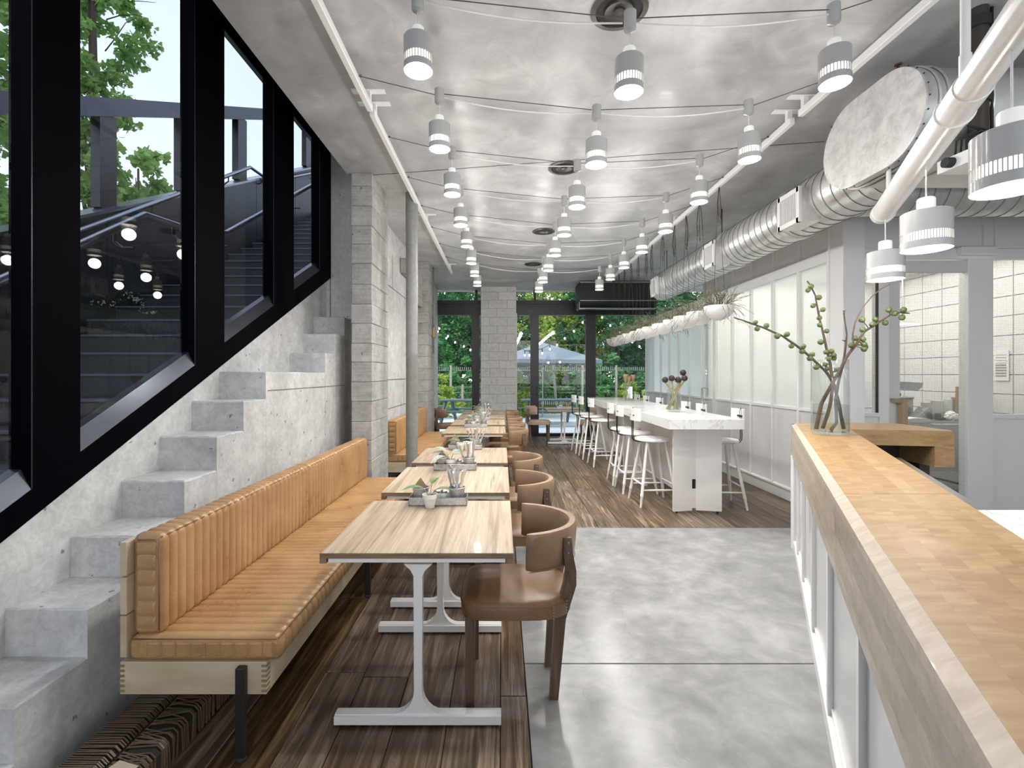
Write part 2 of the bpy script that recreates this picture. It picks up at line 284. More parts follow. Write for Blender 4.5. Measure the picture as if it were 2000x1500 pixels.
# ---------------------------------------------------------------- mesh helpers
class MB:
    def __init__(s): s.v = []; s.f = []; s.sm = set()
    def add(s, vs, fs, smooth=False):
        o = len(s.v); s.v += [tuple(x) for x in vs]
        for f in fs:
            if smooth: s.sm.add(len(s.f))
            s.f.append([i+o for i in f])
        return s
    def box(s, x0, x1, y0, y1, z0, z1):
        if x0 > x1: x0, x1 = x1, x0
        if y0 > y1: y0, y1 = y1, y0
        if z0 > z1: z0, z1 = z1, z0
        return s.add([(x0,y0,z0),(x1,y0,z0),(x1,y1,z0),(x0,y1,z0),(x0,y0,z1),(x1,y0,z1),(x1,y1,z1),(x0,y1,z1)],
                     [(0,3,2,1),(4,5,6,7),(0,1,5,4),(1,2,6,5),(2,3,7,6),(3,0,4,7)])
    def cbox(s, x0, x1, y0, y1, z0, z1, b=0.003):
        """box with chamfered edges"""
        bm = bmesh.new(); bmesh.ops.create_cube(bm, size=1)
        for v in bm.verts: v.co = ((x0+x1)/2+v.co.x*abs(x1-x0), (y0+y1)/2+v.co.y*abs(y1-y0), (z0+z1)/2+v.co.z*abs(z1-z0))
        bmesh.ops.bevel(bm, geom=bm.edges[:], offset=b, segments=1, affect='EDGES')
        s.bm(bm); return s
    def bm(s, bm, smooth=False):
        bm.verts.index_update(); s.add([v.co[:] for v in bm.verts], [[v.index for v in f.verts] for f in bm.faces], smooth); bm.free()
    def prism(s, poly, lo, hi, axis='z'):
        """extrude a 2-D polygon; axis z: (x,y), axis y: (x,z), axis x: (y,z)"""
        n = len(poly)
        def p(a, b, c): return {'z': (a, b, c), 'y': (a, c, b), 'x': (c, a, b)}[axis]
        vs = [p(a, b, lo) for a, b in poly]+[p(a, b, hi) for a, b in poly]
        return s.add(vs, [list(range(n))[::-1], list(range(n, 2*n))]+[(i, (i+1) % n, n+(i+1) % n, n+i) for i in range(n)])
    def beam(s, a, b, w, h, up=(0, 0, 1)):
        a = Vector(a); b = Vector(b); d = (b-a).normalized(); up = Vector(up)
        if abs(d.dot(up)) > 0.98: up = Vector((0, 1, 0))
        sd = d.cross(up).normalized(); u = sd.cross(d).normalized(); vs = []
        for p in (a, b):
            for i, j in ((-1, -1), (1, -1), (1, 1), (-1, 1)): vs.append(p+sd*w/2*i+u*h/2*j)
        return s.add(vs, [(0,1,2,3),(7,6,5,4),(0,4,5,1),(1,5,6,2),(2,6,7,3),(3,7,4,0)])
    def tube(s, pts, r, n=8, caps=True, smooth=True):
        pts = [Vector(p) for p in pts]; m = len(pts); rr = r if isinstance(r, (list, tuple)) else [r]*m
        ref = Vector((0, 0, 1)); d0 = (pts[1]-pts[0]).normalized()
        if abs(d0.dot(ref)) > 0.9: ref = Vector((1, 0, 0))
        u = d0.cross(ref).normalized(); vs = []
        for i, p in enumerate(pts):
            d = (pts[min(i+1, m-1)]-pts[max(i-1, 0)])
            if d.length < 1e-9: d = Vector((0, 0, 1))
            d.normalize(); u = (u-d*u.dot(d))
            if u.length < 1e-6: u = d.orthogonal()
            u.normalize(); w_ = d.cross(u)
            for k in range(n):
                a = 2*PI*k/n; vs.append(p+(u*math.cos(a)+w_*math.sin(a))*rr[i])
        fs = [(i*n+k, i*n+(k+1) % n, (i+1)*n+(k+1) % n, (i+1)*n+k) for i in range(m-1) for k in range(n)]
        s.add(vs, fs, smooth)
        if caps: o = len(s.v)-len(vs); s.f.append([o+k for k in range(n)][::-1]); s.f.append([o+(m-1)*n+k for k in range(n)])
        return s
    def lathe(s, prof, n=20, c=(0, 0, 0), axis='z', smooth=True, closed=False):
        vs = []
        for r, z in prof:
            for k in range(n):
                a = 2*PI*k/n; x, y = r*math.cos(a), r*math.sin(a)
                q = {'z': (x, y, z), 'y': (x, z, y), 'x': (z, x, y)}[axis]; vs.append((q[0]+c[0], q[1]+c[1], q[2]+c[2]))
        m = len(prof); fs = [(i*n+k, i*n+(k+1) % n, (i+1)*n+(k+1) % n, (i+1)*n+k) for i in range(m-1) for k in range(n)]
        if closed: fs += [((m-1)*n+k, (m-1)*n+(k+1) % n, (k+1) % n, k) for k in range(n)]
        s.add(vs, fs, smooth); o = len(s.v)-len(vs)
        if not closed:
            if prof[0][0] > 1e-5: s.f.append([o+k for k in range(n)][::-1])
            if prof[-1][0] > 1e-5: s.f.append([o+(m-1)*n+k for k in range(n)])
        return s
    def ball(s, c, r, n=8, m=6, sz=1.0):
        return s.lathe([(max(1e-6, r*math.sin(PI*i/m)), -r*sz*math.cos(PI*i/m)) for i in range(m+1)], n, c)
    def loft(s, rings, smooth=True, caps=True):
        n = len(rings[0]); vs = [p for r in rings for p in r]
        s.add(vs, [(i*n+k, i*n+(k+1) % n, (i+1)*n+(k+1) % n, (i+1)*n+k) for i in range(len(rings)-1) for k in range(n)], smooth)
        if caps: o = len(s.v)-len(vs); s.f.append([o+k for k in range(n)][::-1]); s.f.append([o+(len(rings)-1)*n+k for k in range(n)])
        return s

def wloc(o):
    p = Vector((0, 0, 0))
    while o: p = p+Vector(o.location); o = o.parent
    return p
def obj(name, mb, mat, parent=None, world=False, loc=None):
    me = bpy.data.meshes.new(name); vs = mb.v
    if world and parent is not None:
        q = wloc(parent); vs = [(a-q.x, b-q.y, c-q.z) for a, b, c in vs]
    elif loc is not None: vs = [(a-loc[0], b-loc[1], c-loc[2]) for a, b, c in vs]
    me.from_pydata(vs, [], mb.f); me.update()
    if mb.sm:
        me.polygons.foreach_set('use_smooth', [i in mb.sm for i in range(len(me.polygons))])
    bm = bmesh.new(); bm.from_mesh(me); bmesh.ops.recalc_face_normals(bm, faces=bm.faces[:])
    for e in bm.edges:
        if len(e.link_faces) == 2 and e.calc_face_angle(0) > 0.7: e.smooth = False
    bm.to_mesh(me); bm.free()
    me.materials.append(M[mat] if isinstance(mat, str) else mat)
    o = bpy.data.objects.new(name, me); C.objects.link(o)
    if parent is not None: o.parent = parent
    if loc is not None: o.location = loc
    return o
def tag(o, label=None, cat=None, group=None, kind=None):
    if label: o['label'] = label
    if cat: o['category'] = cat
    if group: o['group'] = group
    if kind: o['kind'] = kind
    return o
def thing(name, label, cat, loc=(0, 0, 0), rz=0, group=None):
    o = bpy.data.objects.new(name, None); C.objects.link(o); o.location = loc; o.rotation_euler = (0, 0, rz); o.empty_display_size = 0.1
    return tag(o, label, cat, group)
def struct(name, mb, mat, parent=None):
    o = obj(name, mb, mat, parent, world=parent is not None)
    if parent is None: o['kind'] = 'structure'; o['label'] = name.replace('_', ' ')
    return o
def slabel(o, s): o['label'] = s; return o
def dup(root, loc=None, rz=None, label=None, group=None):
    r = root.copy(); C.objects.link(r)
    if loc is not None: r.location = loc
    if rz is not None: r.rotation_euler = (0, 0, rz)
    if label: r['label'] = label
    if group: r['group'] = group
    for ch in list(root.children):
        c = ch.copy(); C.objects.link(c); c.parent = r
        for g in list(ch.children):
            d = g.copy(); C.objects.link(d); d.parent = c
    return r
# ================================================================ SETTING
CZ = 3.55; YF = 11.8; XR = 3.41; XS = -1.69; XW = -2.03
# floor: concrete slabs and reclaimed planks, each its own piece
fl = struct('floor', MB().box(-2.2, 6.5, -3.6, YF, -0.12, -0.03), 'mortar'); slabel(fl, 'floor of reclaimed planks and polished concrete slabs')
for y0, y1 in ((-3.6, 2.505), (2.513, 4.73)):
    obj('concrete_slab', MB().cbox(0.118, 6.3, y0, y1, -0.03, 0.0, 0.002), 'floor', fl)
obj('concrete_slab', MB().cbox(-1.69, -1.32, -3.6, 4.9, -0.03, 0.001, 0.002), 'floor', fl)
def planks(x0, x1, y0, y1, w):
    x = x0
    while x < x1-0.02:
        ww = min(w*R.uniform(0.8, 1.15), x1-x)
        if x1-x-ww < 0.06: ww = x1-x
        y = y0
        ln = R.uniform(0.6, 2.6)
        while y < y1-0.01:
            e = min(y+ln, y1)
            if y1-e < 0.4: e = y1
            d = R.uniform(-0.0025, 0.0)
            o = obj('plank', MB().cbox(x+0.0015-(x+ww/2), x+ww-0.0015-(x+ww/2), y+0.0015-(y+e)/2, e-0.0015-(y+e)/2, -0.028, d, 0.0025), 'plank', fl)
            o.location = (x+ww/2, (y+e)/2, 0); y = e; ln = R.uniform(1.4, 3.0)
        x += ww
planks(-1.32, 0.115, -3.6, YF, 0.21); planks(-1.69, -1.32, 4.9, YF, 0.2)
planks(0.115, 3.38, 4.74, YF, 0.21)
# ceiling slab, broken open above the stair window
ce = struct('ceiling', MB().box(-1.585, 6.6, -3.7, 12.05, CZ, CZ+0.75).box(-2.3, -1.585, 5.86, 12.05, CZ, CZ+0.75).box(-2.3, -1.585, -3.7, 5.86, 4.32, CZ+0.75), 'ceiling')
slabel(ce, 'mottled grey plaster ceiling slab')
# left wall: concrete behind the stairs, under the sloping window
def gz(Y): return 1.237+0.5*(Y-2.37)      # glass bottom
def bz(Y): return 1.13+0.5*(Y-2.33)       # inner edge of the sill bevel
def fz(Y): return 0.819+0.4825*(Y-1.957)  # underside of the black frame
wl = struct('wall_left', MB().prism([(-3.6, -0.1), (5.8, -0.1), (5.8, fz(5.8)), (0.26, 0.0), (-0.5, 4.3), (-3.6, 4.3)], -2.25, XW, 'x')
       .box(-2.25, -1.56, 5.735, 5.85, 0, 4.3).box(-2.3, -1.56, 5.85, YF, -0.1, 4.3), 'conc')
slabel(wl, 'raw concrete wall on the left beside the stairs')
obj('brightened_plaster_return', MB().cbox(-2.02, -1.55, 5.715, 5.735, 2.122, 4.3, .004), 'plaster', wl)  # beige strip of the niche wall, its paleness replacing light that falls short
# formwork joints on the plain wall beyond the first pillar
for z in (1.02, 1.42, 2.72): obj('formwork_joint', MB().box(-1.562, -1.556, 5.7, 8.7, z, z+0.012), 'mortar', wl)
for y, z0, z1 in ((6.6, 1.02, 1.42), (7.7, 1.02, 1.42), (6.9, 2.72, 3.2)): obj('formwork_joint', MB().box(-1.562, -1.556, y, y+0.01, z0, z1), 'mortar', wl)
led = MB()
for i, (y0, y1, z0, z1) in enumerate(((7.4, 8.77, 3.05, 3.28), (7.9, 8.77, 2.86, 3.05), (8.35, 8.77, 2.7, 2.86))):
    led.cbox(-1.558, -1.44, y0, y1, z0, z1, 0.012)
tag(obj('broken_concrete_ledge', led, 'block', loc=(-1.5, 8.0, 2.7)), 'stepped broken concrete ledge high on the wall behind the grey pipe', 'ledge')
# cast-in concrete steps against the left wall (corner edges slightly chipped)
st = [(1.085, -0.05), (1.38, 0.152), (1.676, 0.347), (1.975, 0.544), (2.276, 0.74), (2.578, 0.9326), (2.87, 1.1325), (3.168, 1.324), (3.47, 1.519), (4.63, 1.706), (4.93, 1.912), (5.20, 2.118)]
steps = tag(obj('concrete_stair', MB().box(XS-0.004, XW+0.004, 5.3, 5.72, 0.0, 2.10), 'conc', loc=(-1.85, 1.1, 0)), 'rough cast concrete stair blocks climbing the left wall under the black window', 'stairs')
for i in range(1, len(st)):
    y0, z = st[i]; y1 = st[i+1][0] if i+1 < len(st) else 5.73
    bm = bmesh.new(); bmesh.ops.create_cube(bm, size=1)
    zlo = 0.0
    for v in bm.verts: v.co = ((XS+XW+0.002)/2+v.co.x*(XS-XW-0.002), (y0+y1)/2+v.co.y*(y1-y0), (z+zlo)/2+v.co.z*(z-zlo))
    es = [e for e in bm.edges if all(v.co.y < y0+0.01 and v.co.z > z-0.01 for v in e.verts) or all(v.co.x > XS-0.01 and v.co.z > z-0.01 for v in e.verts)]
    bmesh.ops.subdivide_edges(bm, edges=es, cuts=9, use_grid_fill=True)
    es = [e for e in bm.edges if (all(v.co.y < y0+0.001 and v.co.z > z-0.001 for v in e.verts) or all(v.co.x > XS-0.001 and v.co.z > z-0.001 for v in e.verts))]
    bmesh.ops.bevel(bm, geom=es, offset=0.007, segments=1, affect='EDGES')
    for v in bm.verts:
        if v.co.z > z-0.012 and (v.co.y < y0+0.012 or v.co.x > XS-0.012): v.co += Vector((R.uniform(-.004, 0.0), R.uniform(-.0005, .004), R.uniform(-.004, .001)))
    mb = MB(); mb.bm(bm); obj('step', mb, 'conc', steps, world=True)
obj('pour_line', MB().box(XS+0.0, XS+0.002, 3.5, 5.2, 1.38, 1.386), 'mortar', steps, world=True)

wb = struct('wall_back', MB().box(-2.25, 6.6, -3.7, -3.6, -0.1, 0.35).box(-2.25, -1.2, -3.7, -3.6, 0.35, CZ+.75).box(-1.2, 6.6, -3.7, -3.6, 3.4, CZ+.75).box(6.2, 6.6, -3.7, -3.6, .35, 3.4), 'greypaint'); slabel(wb, 'unseen grey wall behind the camera with an added wide opening for fill light')  # opening in the unseen wall is added to let in fill daylight
wx = struct('wall_far_right', MB().box(6.5, 6.6, -3.6, YF-3.7, -.1, CZ+.3), 'greypaint'); slabel(wx, 'grey wall closing the service side')
# pillars of board-marked concrete blocks
def pillar(label, x0, x1, y0, y1, z0, z1, course, ncut, mat, name='concrete_pillar', offs=0.0):
    root = thing(name, label, 'pillar', ((x0+x1)/2, (y0+y1)/2, z0))
    obj('core', MB().box(x0+0.008, x1-0.008, y0+0.008, y1-0.008, z0, z1), 'mortar', root, world=True)
    z = z0; k = 0
    while z < z1-0.02:
        hh = min(course*R.uniform(0.93, 1.07), z1-z)
        if z1-z-hh < 0.06: hh = z1-z
        along_y = (y1-y0) > (x1-x0)
        a0, a1 = (y0, y1) if along_y else (x0, x1)
        cuts = [a0]
        step = (a1-a0)/ncut
        for q in range(1, ncut+1):
            cut = a0+step*(q-(0.5 if k % 2 else 0.0))+R.uniform(-.04, .04)
            if cut < a1-0.08: cuts.append(cut)
        cuts.append(a1); cuts = sorted(set(c for c in cuts if c >= a0))
        cuts = [a0]+[c for c in cuts[1:-1] if c > a0+0.08]+[a1]
        for a, b in zip(cuts[:-1], cuts[1:]):
            j = R.uniform(-0.004, 0.003)
            if along_y: mb = MB().cbox(x0-j, x1+j, a+0.002, b-0.002, z+0.002, z+hh-0.002, 0.004); cx = ((x0+x1)/2, (a+b)/2, z)
            else: mb = MB().cbox(a+0.002, b-0.002, y0-j, y1+j, z+0.002, z+hh-0.002, 0.004); cx = ((a+b)/2, (y0+y1)/2, z)
            mb.v = [(p[0]-cx[0], p[1]-cx[1], p[2]-cx[2]) for p in mb.v]
            o = obj('block', mb, mat, root); o.location = (cx[0]-root.location[0], cx[1]-root.location[1], cx[2]-root.location[2])
        z += hh; k += 1
    return root
pillar('rough grey block pillar beside the end of the near bench', -1.53, -1.32, 4.92, 5.62, 0, CZ, 0.2, 2, 'block')
pillar('rough grey block pillar at the far end of the second bench', -1.53, -1.335, 8.77, 9.6, 0, CZ, 0.2, 2, 'block')
pillar('wide pale block pillar standing in front of the rear glazing', -0.49, 0.34, 11.3, 11.62, 0, CZ, 0.2, 2, 'block_pale')
pp = thing('conduit', 'thin grey conduit running down the far block pillar', 'pipe', (-1.30, 9.3, 0))
obj('tube', MB().tube([(-1.31, 9.3, 1.9), (-1.31, 9.3, CZ)], 0.013, 8), 'pipegrey', pp, world=True)
obj('box', MB().cbox(-1.33, -1.27, 9.25, 9.35, 2.2, 2.4, .01), 'kraft', pp, world=True)
cp = thing('steel_column', 'round grey painted steel column between the two benches', 'column', (-1.02, 5.49, 0))
obj('shaft', MB().lathe([(0.067, 0), (0.067, 1.7), (0.069, 1.71), (0.069, 1.74), (0.067, 1.75), (0.067, 3.1), (0.07, 3.11), (0.07, CZ)], 24, (0, 0, 0)), 'pipegrey', cp)
obj('base_collar', MB().lathe([(0.09, 0), (0.09, 0.02), (0.068, 0.03)], 24), 'pipegrey', cp)

# ---------------------------------------------------------------- sloping stair window on the left
wn = struct('window_1', MB().prism([(-0.4, fz(-.4)), (5.80, fz(5.8)), (5.80, bz(5.8)), (-0.4, bz(-.4))], -2.12, XW+0.006, 'x'), 'black')
slabel(wn, 'tall black framed window beside the stairs with a sill sloping up to the right')
def slopebox(mb, y0, y1, f0, f1, x0, x1): return mb.prism([(y0, f0(y0)), (y1, f0(y1)), (y1, f1(y1)), (y0, f1(y0))], x0, x1, 'x')
mull = [(0.72, 0.99), (2.08, 2.326), (3.188, 3.535), (4.289, 4.716), (5.376, 5.80)]
for a, b in mull:
    mb = MB().prism([(a, bz(a)-0.02), (b, bz(b)-0.02), (b, 4.3), (a, 4.3)], -2.12, XW+0.004, 'x')
    o = obj('mullion', mb, 'black', wn)
    obj('glazing_bead', MB().box(XW+0.001, XW+0.006, a+0.002, a+0.007, bz(a), 4.2), 'bevel', wn)
obj('head', MB().box(-2.12, XW+0.004, -0.4, 5.8, 4.13, 4.32), 'black', wn)
spans = [(-0.4, 0.72), (0.99, 2.08), (2.326, 3.188), (3.535, 4.289), (4.716, 5.376)]
for a, b in spans:
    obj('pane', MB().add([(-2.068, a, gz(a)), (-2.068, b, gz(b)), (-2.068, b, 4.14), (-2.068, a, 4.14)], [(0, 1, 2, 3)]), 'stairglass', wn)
    obj('sill_bevel', MB().add([(XW+0.006, a, bz(a)), (XW+0.006, b, bz(b)), (-2.066, b, gz(b)), (-2.066, a, gz(a)), (-2.12, b, gz(b)), (-2.12, a, gz(a))], [(0, 1, 2, 3), (3, 2, 4, 5)]), 'bevel', wn)
# ---------------------------------------------------------------- outside the stair window
def oz(Y): return 1.9+0.51*(Y-4.365)
es = thing('outdoor_stair', 'dark outdoor stair with pale nosings beyond the black window', 'stairs', (-3.0, 0, 0))
tr = 0.32
for i in range(-8, 30):
    y = 3.58+(i-9)*tr-0.2; z = 1.5+(i-9)*tr*0.51
    if y < -1.5 or y > 10.5: continue
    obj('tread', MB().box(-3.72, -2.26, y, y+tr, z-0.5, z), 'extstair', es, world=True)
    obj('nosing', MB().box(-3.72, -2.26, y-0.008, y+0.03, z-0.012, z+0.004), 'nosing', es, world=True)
pw = thing('stair_parapet', 'dark clad parapet wall running up beyond the outdoor stair', 'parapet', (-3.85, 3, 0))
def pz(Y): return 2.918+0.51*(Y-4.365)
for k in range(9):
    a = -1.0+k*1.4; b = a+1.39
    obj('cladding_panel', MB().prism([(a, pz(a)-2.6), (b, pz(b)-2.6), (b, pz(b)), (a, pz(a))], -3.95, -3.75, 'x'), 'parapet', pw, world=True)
obj('coping', MB().prism([(-1, pz(-1)), (11.6, pz(11.6)), (11.6, pz(11.6)+.03), (-1, pz(-1)+.03)], -3.97, -3.73, 'x'), 'railsteel', pw, world=True)
fr = thing('canopy_frame', 'dark slate beam on thick posts above the outdoor stair', 'frame', (-3.9, 3, 3))
obj('beam', MB().beam((-3.9, -2, 3.92+0.515*(-2-4.36)), (-3.9, 12, 3.92+0.515*(12-4.36)), 0.2, 0.16), 'beam', fr, world=True)
for px, wd in ((200, .2), (357, .24), (466, .24), (597, .24), (-150, .26)):
    Y = 3.9*F/(CX-px); obj('post', MB().box(-3.93, -3.84, Y-wd/2, Y+wd/2, pz(Y), 3.86+0.515*(Y-4.36)), 'parapet', fr, world=True)
def rail(label, pts, x, wall_side):
    r = thing('handrail', label, 'handrail', (x, pts[0][0], pts[0][1]-0.9))
    obj('rail', MB().tube([(x, y, z) for y, z in pts], 0.024, 10), 'railsteel', r, world=True)
    for (y, z), (y2, z2) in zip(pts[:-1], pts[1:]):
        n_ = max(1, int((y2-y)/1.1))
        for q in range(n_):
            t_ = (q+0.6)/n_; yy = y+(y2-y)*t_; zz = z+(z2-z)*t_
            obj('bracket', MB().tube([(x, yy, zz-0.02), (x, yy, zz-0.08), (x+wall_side*0.05, yy, zz-0.12), (x+wall_side*0.12, yy, zz-0.12)], 0.009, 6), 'iron', r, world=True)
    return r
rail('upper steel handrail along the parapet, bending level near its top', [(0.5, 0.45), (4.25, 2.77), (7.08, 4.53), (7.7, 4.57), (10, 5.7)], -3.68, -1)
rail('lower steel handrail nearest the glass, bending level halfway', [(0.3, 0.62), (2.64, 2.15), (3.28, 2.58), (3.75, 2.62), (4.256, 2.743), (6.36, 4.03), (8, 4.95)], -2.42, 1)

# ---------------------------------------------------------------- rear glazing
def yz(z): return z
wr = struct('window_2', MB().box(-1.72, 3.75, YF-0.05, YF+0.1, 2.94, 3.29), 'door_black'); slabel(wr, 'rear glazed wall with black frame and folding doors to the terrace')
def rx(px): return (px-CX)/F*YF
obj('header_groove', MB().box(-1.72, 3.7, YF-0.062, YF-0.05, 3.17, 3.19), 'iron', wr); obj('header_cap', MB().box(-1.72, 3.7, YF-0.09, YF-0.05, 3.2, 3.29), 'door_black', wr)
obj('sill', MB().box(-1.72, 3.75, YF-0.06, YF+0.1, -0.02, 0.06), 'door_black', wr)
for a, b in ((922, 936), (1036, 1052), (1144, 1163)):
    obj('stile', MB().cbox(rx(a), rx(b), YF-0.05, YF+0.07, 0.05, 2.95, .006), 'door_black', wr)
for a, b in ((928, 933), (1042, 1047)): obj('transom_mullion', MB().box(rx(a), rx(b), YF-0.02, YF+0.05, 3.29, CZ), 'door_black', wr)
obj('head_rail', MB().box(-1.72, 3.7, YF-.02, YF+.05, CZ-0.035, CZ), 'greypaint', wr)
for a, b in ((-1.68, rx(928)), (rx(928), rx(1044)), (rx(1044), 3.7)):
    obj('transom_pane', MB().add([(a, YF, 3.29), (b, YF, 3.29), (b, YF, CZ), (a, YF, CZ)], [(0, 1, 2, 3)]), 'winglass', wr)
for a, b in ((-1.68, rx(928)), (rx(936), rx(1036)), (rx(1052), rx(1144)), (rx(1163), 3.7)):
    obj('pane', MB().add([(a, YF, .06), (b, YF, .06), (b, YF, 2.95), (a, YF, 2.95)], [(0, 1, 2, 3)]), 'winglass', wr)
    for zz in (1.6, 0.76):
        if a < 0 and zz < 1: continue
        mb = MB(); x = a+0.06
        while x < b-0.05: mb.box(x, x+0.018, YF-0.006, YF-0.003, zz, zz+0.075); x += 0.05
        obj('frit_marks', mb, 'frit', wr)['kind'] = 'stuff'
for px in (926, 1040, 1048, 1147): obj('pull_handle', MB().tube([(rx(px), YF-0.05, 1.0), (rx(px), YF-0.09, 1.02), (rx(px), YF-0.09, 1.18), (rx(px), YF-0.05, 1.2)], 0.011, 6), 'iron', wr)
for px in (1035, 1130): obj('door_hinge_plate', MB().box(rx(px)-.06, rx(px)+.06, YF-0.062, YF-0.05, 3.02, 3.08), 'iron', wr)
t1 = struct('trim_1', MB().box(rx(1277), rx(1291), 11.0, 11.9, 0, 2.75).box(0.345, 0.365, 11.5, 11.9, 0, 2.95), 'whitepaint'); slabel(t1, 'white end post where the glass partition meets the rear glazing')

# ---------------------------------------------------------------- glazed partition on the right
wp = struct('wall_right', MB().box(XR+0.02, XR+0.06, 5.03, 8.0, 2.74, CZ), 'greypaint'); slabel(wp, 'white glazed partition with frosted panes over grey gloss panels')
ms = [5.03, 5.54, 6.07, 6.60, 7.14, 7.72, 8.22, 8.75, 9.28, 9.81, 10.34, 10.87, 11.4]
obj('corner_post', MB().cbox(XR-0.01, XR+0.21, 4.82, 5.03, 0, CZ, .004), 'whitepaint', wp)
obj('base_rail', MB().cbox(XR-0.02, XR+0.05, 5.03, 11.6, 0, 0.16, .004), 'whitepaint', wp); obj('base_bead', MB().box(XR-0.03, XR-0.02, 5.03, 11.6, 0.13, 0.15), 'white', wp)
obj('sill_rail', MB().cbox(XR-0.02, XR+0.04, 5.03, 11.6, 1.085, 1.12, .003), 'whitepaint', wp)
obj('head_rail', MB().cbox(XR-0.03, XR+0.06, 5.03, 11.6, 2.67, 2.78, .004), 'whitepaint', wp)
for i, y in enumerate(ms):
    wdt = 0.11 if i in (5,) else 0.035
    obj('mullion', MB().cbox(XR-0.025, XR+0.04, y-wdt/2, y+wdt/2, 0.15, CZ if i < 6 else 2.7, .003), 'whitepaint', wp)
for a, b in zip(ms[:-1], ms[1:]):
    obj('lower_panel', MB().cbox(XR, XR+0.02, a+0.02, b-0.02, 0.16, 1.085, .002), 'panel', wp)
    obj('pane', MB().add([(XR+0.01, a, 1.12), (XR+0.01, b, 1.12), (XR+0.01, b, 2.68), (XR+0.01, a, 2.68)], [(0, 1, 2, 3)]), 'frost' if a < 7.9 else 'frost_brightened', wp)
    if a < 7.9: obj('upper_panel', MB().cbox(XR, XR+0.02, a+0.02, b-0.02, 2.78, CZ, .002), 'whitepaint', wp)
    else: obj('upper_pane', MB().add([(XR+0.01, a, 2.78), (XR+0.01, b, 2.78), (XR+0.01, b, CZ), (XR+0.01, a, CZ)], [(0, 1, 2, 3)]), 'winglass', wp)
h = obj('door_handle', MB().tube([(XR, 8.02, 1.27), (XR-0.09, 8.02, 1.27), (XR-0.09, 8.02, 0.9)], 0.016, 8), 'steel', wp)
# facing wall with door, at the end of the counter
FY = 5.03
def fx(px): return (px-CX)/F*FY

wf = struct('wall_kitchen', MB().box(fx(1655), 6.4, FY, FY+0.08, 2.76, CZ).box(fx(1934), 6.4, FY+0.0, FY+0.08, 0, 1.06).box(fx(1655), fx(1718), FY, FY+0.08, 0, 1.09), 'whitepaint')
slabel(wf, 'grey kitchen wall with wired windows and a door behind the counter')
for a, b, z0, z1 in ((1655, 1661, 1.06, 2.76), (1714, 1733, 0, 2.76), (1886, 1935, 0, 2.76)): obj('post', MB().cbox(fx(a), fx(b), FY-0.03, FY+0.08, z0, z1, .004), 'whitepaint', wf)
for a, b, z0, z1 in ((1655, 2150, 2.69, 2.80), (1655, 1718, 1.06, 1.1), (1934, 2150, 1.04, 1.085)): obj('rail', MB().cbox(fx(a), fx(b), FY-0.035, FY+0.03, z0, z1, .004), 'whitepaint', wf)
for px in (1776, 1920, 1942, 2060): obj('upper_mullion', MB().cbox(fx(px)-.012, fx(px)+.012, FY-.025, FY, 2.8, CZ, .003), 'whitepaint', wf)
for a, b in ((1661, 1714), (1935, 2100)):
    obj('pane', MB().add([(fx(a), FY+.02, 1.08), (fx(b), FY+.02, 1.08), (fx(b), FY+.02, 2.7), (fx(a), FY+.02, 2.7)], [(0, 1, 2, 3)]), 'wireglass', wf)
    obj('dark_gasket', MB().box(fx(b)-.008 if a < 1800 else fx(a), fx(b) if a < 1800 else fx(a)+.006, FY-.01, FY+.02, 1.1, 2.68), 'iron', wf)
d3 = struct('door_1', MB().cbox(fx(1733), fx(1755), FY-.02, FY+.04, 0, 2.66, .003).cbox(fx(1887), fx(1893), FY-.02, FY+.04, 0, 2.66, .003).cbox(fx(1733), fx(1893), FY-.02, FY+.04, 2.56, 2.68, .003).cbox(fx(1755), fx(1887), FY-.02, FY+.04, 0, 0.2, .003), 'greypaint')
slabel(d3, 'kitchen door with tall wired glass pane and long pull')
obj('pane', MB().add([(fx(1755), FY+.01, .2), (fx(1887), FY+.01, .2), (fx(1887), FY+.01, 2.57), (fx(1755), FY+.01, 2.57)], [(0, 1, 2, 3)]), 'wireglass', d3)
obj('edge_strip', MB().box(fx(1886.3), fx(1887.8), FY-.022, FY-.018, .1, 2.6), 'kraft', d3)
obj('pull_handle', MB().cbox(fx(1735), fx(1753), FY-.1, FY-.03, 1.21, 1.25, .003).cbox(fx(1746), fx(1755), FY-.12, FY-.05, 0.8, 1.25, .003), 'kraft', d3)
obj('door_closer', MB().cbox(fx(1862), fx(1932), FY-.1, FY-.03, 2.72, 2.81, .01), 'whitepaint', d3)
# kitchen interior: tile wall parallel to the room axis
wt = struct('wall_tiled', MB().box(6.32, 6.5, FY, 8.1, 0, 3.2), 'grout'); slabel(wt, 'white tiled kitchen wall seen through the wired glass')
tile_me = None; TW, TH = 0.323, 0.245
for i in range(10):
    for k in range(12):
        y = 5.0+i*TW; z = 0.27+k*TH
        if k < 2: continue
        if tile_me is None:
            o = obj('tile', MB().cbox(-0.006, 0.012, 0.006, TW-0.006, 0.005, TH-0.005, .002), 'tile', wt); tile_me = o.data
        else:
            o = bpy.data.objects.new('tile', tile_me); C.objects.link(o); o.parent = wt
        o.location = (6.315-(0.012 if R.random() < .0 else 0), y, z)
wk = struct('wall_rear_kitchen', MB().box(XR+0.05, 6.5, 8.0, 8.1, 0, 3.4), 'whitepaint')
ck = struct('ceiling_kitchen', MB().box(XR+.06, 6.5, FY+.08, 8.0, 3.02, 3.1), 'whitepaint')
kl = bpy.data.lights.new('kitchen_light', 'AREA'); kl.shape = 'RECTANGLE'; kl.size = 2.6; kl.size_y = 2.5; kl.energy = 38; kl.color = (1, 0.94, 0.84)
ko = bpy.data.objects.new('kitchen_light', kl); C.objects.link(ko); ko.location = (4.8, 6.5, 2.98)
